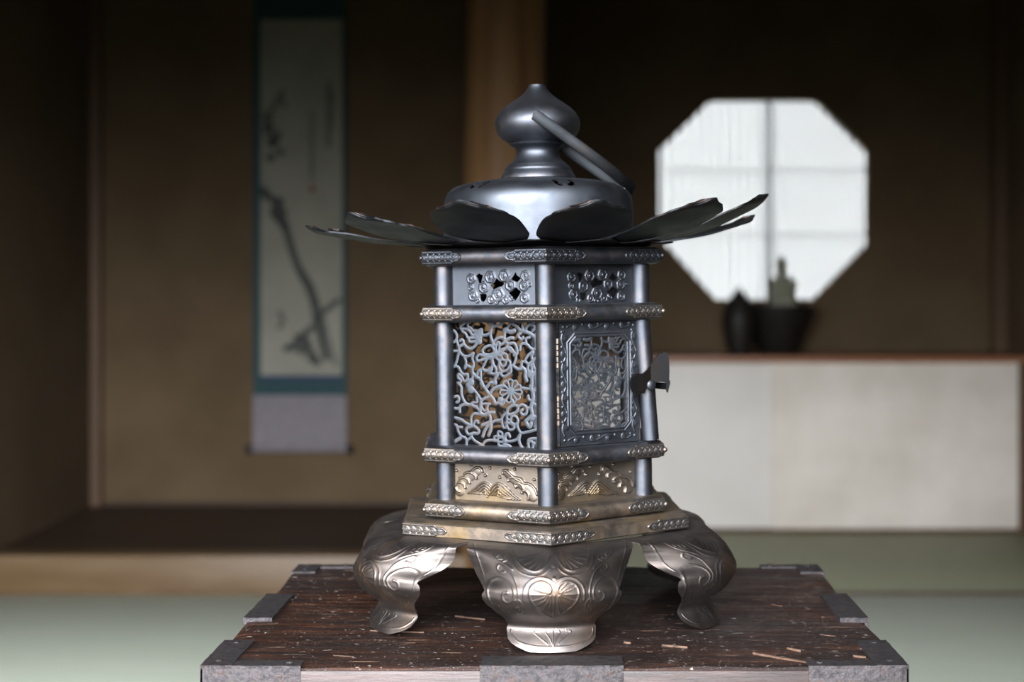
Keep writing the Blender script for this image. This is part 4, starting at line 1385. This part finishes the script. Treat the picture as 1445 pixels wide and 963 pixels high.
fp = [(53, 253), (52.5, 250), (51, 247), (48.5, 243.5), (47, 241.5), (47.5, 239.5), (46, 237), (44.5, 236.2), (44, 234.5), (40, 231.5), (35, 227), (31.5, 222), (30, 216.5), (30.2, 212), (33, 208.5), (36.5, 206.5),
      (39.5, 205.2), (40.2, 203.8), (39.2, 202.6), (43, 201), (49, 197.5), (55, 191.5), (59, 184), (60.6, 176), (59, 167.5), (53.5, 159), (46, 152), (37, 145.5), (28, 139.5), (21, 134), (16.5, 129.5), (13.6, 125.5), (12.2, 122.5), (11.6, 120.6), (10, 120), (1, 120.3)]
m = MB()
m.lathe([(a * KP, zl(b_)) for a, b_ in fp], 72)
fin = m.build('finial', M['bronze'], lan, matrix=LEAN, sharp=50)

# bail handle: flat strap loop pivoted front and back of the bulb, fallen to the right
zp = zl(171)
p0 = np.array([-4 * KP, 0.0, zp])
dirx = np.array([math.cos(R(-36)), 0, math.sin(R(-36))])
nrm = np.array([dirx[2], 0, -dirx[0]])
hp = []
Lh = 0.0905
path = []
for t_ in np.linspace(0, 1, 10): path.append((t_ * 0.030 - 0.002, -0.0335 - 0.001 * math.sin(t_ * PI)))
for a in np.linspace(0, PI, 25):
    path.append((0.030 + (Lh - 0.030) * math.sin(a) ** 0.9 if False else 0.032 + (Lh - 0.032) * math.sin(a), -0.0335 * math.cos(a)))
for t_ in np.linspace(1, 0, 10): path.append((t_ * 0.030 - 0.002, 0.0335 + 0.001 * math.sin(t_ * PI)))
pp = np.array(path)
tan = np.gradient(pp, axis=0); tan /= np.linalg.norm(tan, axis=1, keepdims=True)
nor2 = np.stack([tan[:, 1], -tan[:, 0]], 1)
hv, hf = [], []
hw_, ht_ = 0.0040, 0.0014
sect = [(-1, -.6), (-.8, -1), (.8, -1), (1, -.6), (1, .6), (.8, 1), (-.8, 1), (-1, .6)]
for i in range(len(pp)):
    for (a, b_) in sect:
        q2 = pp[i] + nor2[i] * (b_ * ht_)
        P3 = p0 + dirx * q2[0] + np.array([0, 1, 0]) * q2[1] + nrm * (a * hw_)
        hv.append(P3)
ns_ = len(sect)
for i in range(len(pp) - 1):
    for a in range(ns_):
        b2 = (a + 1) % ns_
        hf.append((i * ns_ + a, i * ns_ + b2, (i + 1) * ns_ + b2, (i + 1) * ns_ + a))
hf.append(tuple(range(ns_ - 1, -1, -1))); hf.append(tuple((len(pp) - 1) * ns_ + a for a in range(ns_)))
m = MB(); m.add(hv, hf)
for s in (-1, 1):
    e0 = p0 + np.array([0, s * 0.0335, 0])
    m.tube([e0 + np.array([0, -s * 0.004, 0]), e0 + np.array([0, s * 0.0014, 0])], 0.0031, 20)
m.build('bail_handle', M['bronze_dark'], lan, matrix=LEAN)

# ------------------------------------------------------------------ light
w = bpy.data.worlds.new('overcast_sky')
bpy.context.scene.world = w
w.use_nodes = True
nt = w.node_tree
bg = nt.nodes['Background']
tc = nt.nodes.new('ShaderNodeTexCoord')
sp = nt.nodes.new('ShaderNodeSeparateXYZ')
nt.links.new(tc.outputs['Generated'], sp.inputs[0])
mr = nt.nodes.new('ShaderNodeMapRange')
mr.inputs['From Min'].default_value = -0.10; mr.inputs['From Max'].default_value = 0.16
nt.links.new(sp.outputs['Z'], mr.inputs['Value'])
cr = nt.nodes.new('ShaderNodeValToRGB')
cr.color_ramp.elements[0].color = (0.010, 0.012, 0.008, 1)
cr.color_ramp.elements[1].color = (0.96, 0.985, 1.03, 1)
m1 = nt.nodes.new('ShaderNodeMath'); m1.operation = 'MULTIPLY_ADD'; m1.use_clamp = False
m1.inputs[1].default_value = 1.5; m1.inputs[2].default_value = 0.82
m0 = nt.nodes.new('ShaderNodeMath'); m0.operation = 'MAXIMUM'; m0.inputs[1].default_value = 0.0
nt.links.new(sp.outputs['Z'], m0.inputs[0]); nt.links.new(m0.outputs[0], m1.inputs[0])
m2 = nt.nodes.new('ShaderNodeMath'); m2.operation = 'MULTIPLY'; m2.inputs[1].default_value = 27.5
nt.links.new(m1.outputs[0], m2.inputs[0]); nt.links.new(m2.outputs[0], bg.inputs['Strength'])
nt.links.new(mr.outputs[0], cr.inputs['Fac'])
nt.links.new(cr.outputs['Color'], bg.inputs['Color'])

ld = bpy.data.lights.new('opening_portal', 'AREA')
ld.shape = 'RECTANGLE'; ld.size = 0.45 - OL; ld.size_y = ZL + 0.05
ld.cycles.is_portal = True
lo = bpy.data.objects.new('opening_portal', ld); C.objects.link(lo)
lo.location = ((0.45 + OL) / 2, YF - 0.05, (ZL - 0.05) / 2)
lo.rotation_euler = (R(90), 0, 0)

# ------------------------------------------------------------------ camera
cd = bpy.data.cameras.new('camera')
cam = bpy.data.objects.new('camera', cd); C.objects.link(cam)
cam.location = (0, 0, H); cam.rotation_euler = (R(90), 0, 0)
cd.sensor_width = 36; cd.lens = F / 1445 * 36
cd.shift_x = (722.5 - PX) / 1445; cd.shift_y = (PY - 481.5) / 1445
cd.clip_start = 0.02
cd.dof.use_dof = True
cd.dof.focus_distance = 0.965
cd.dof.aperture_fstop = 5.6
sc = bpy.context.scene
sc.camera = cam
sc.view_settings.view_transform = 'Standard'
sc.view_settings.look = 'None'
sc.view_settings.gamma = 1
sc.view_settings.use_curve_mapping = False
sc.view_settings.exposure = 0.0
sc.cycles.use_denoising = True
sc.cycles.max_bounces = 8
sc.cycles.caustics_reflective = False
sc.cycles.caustics_refractive = False
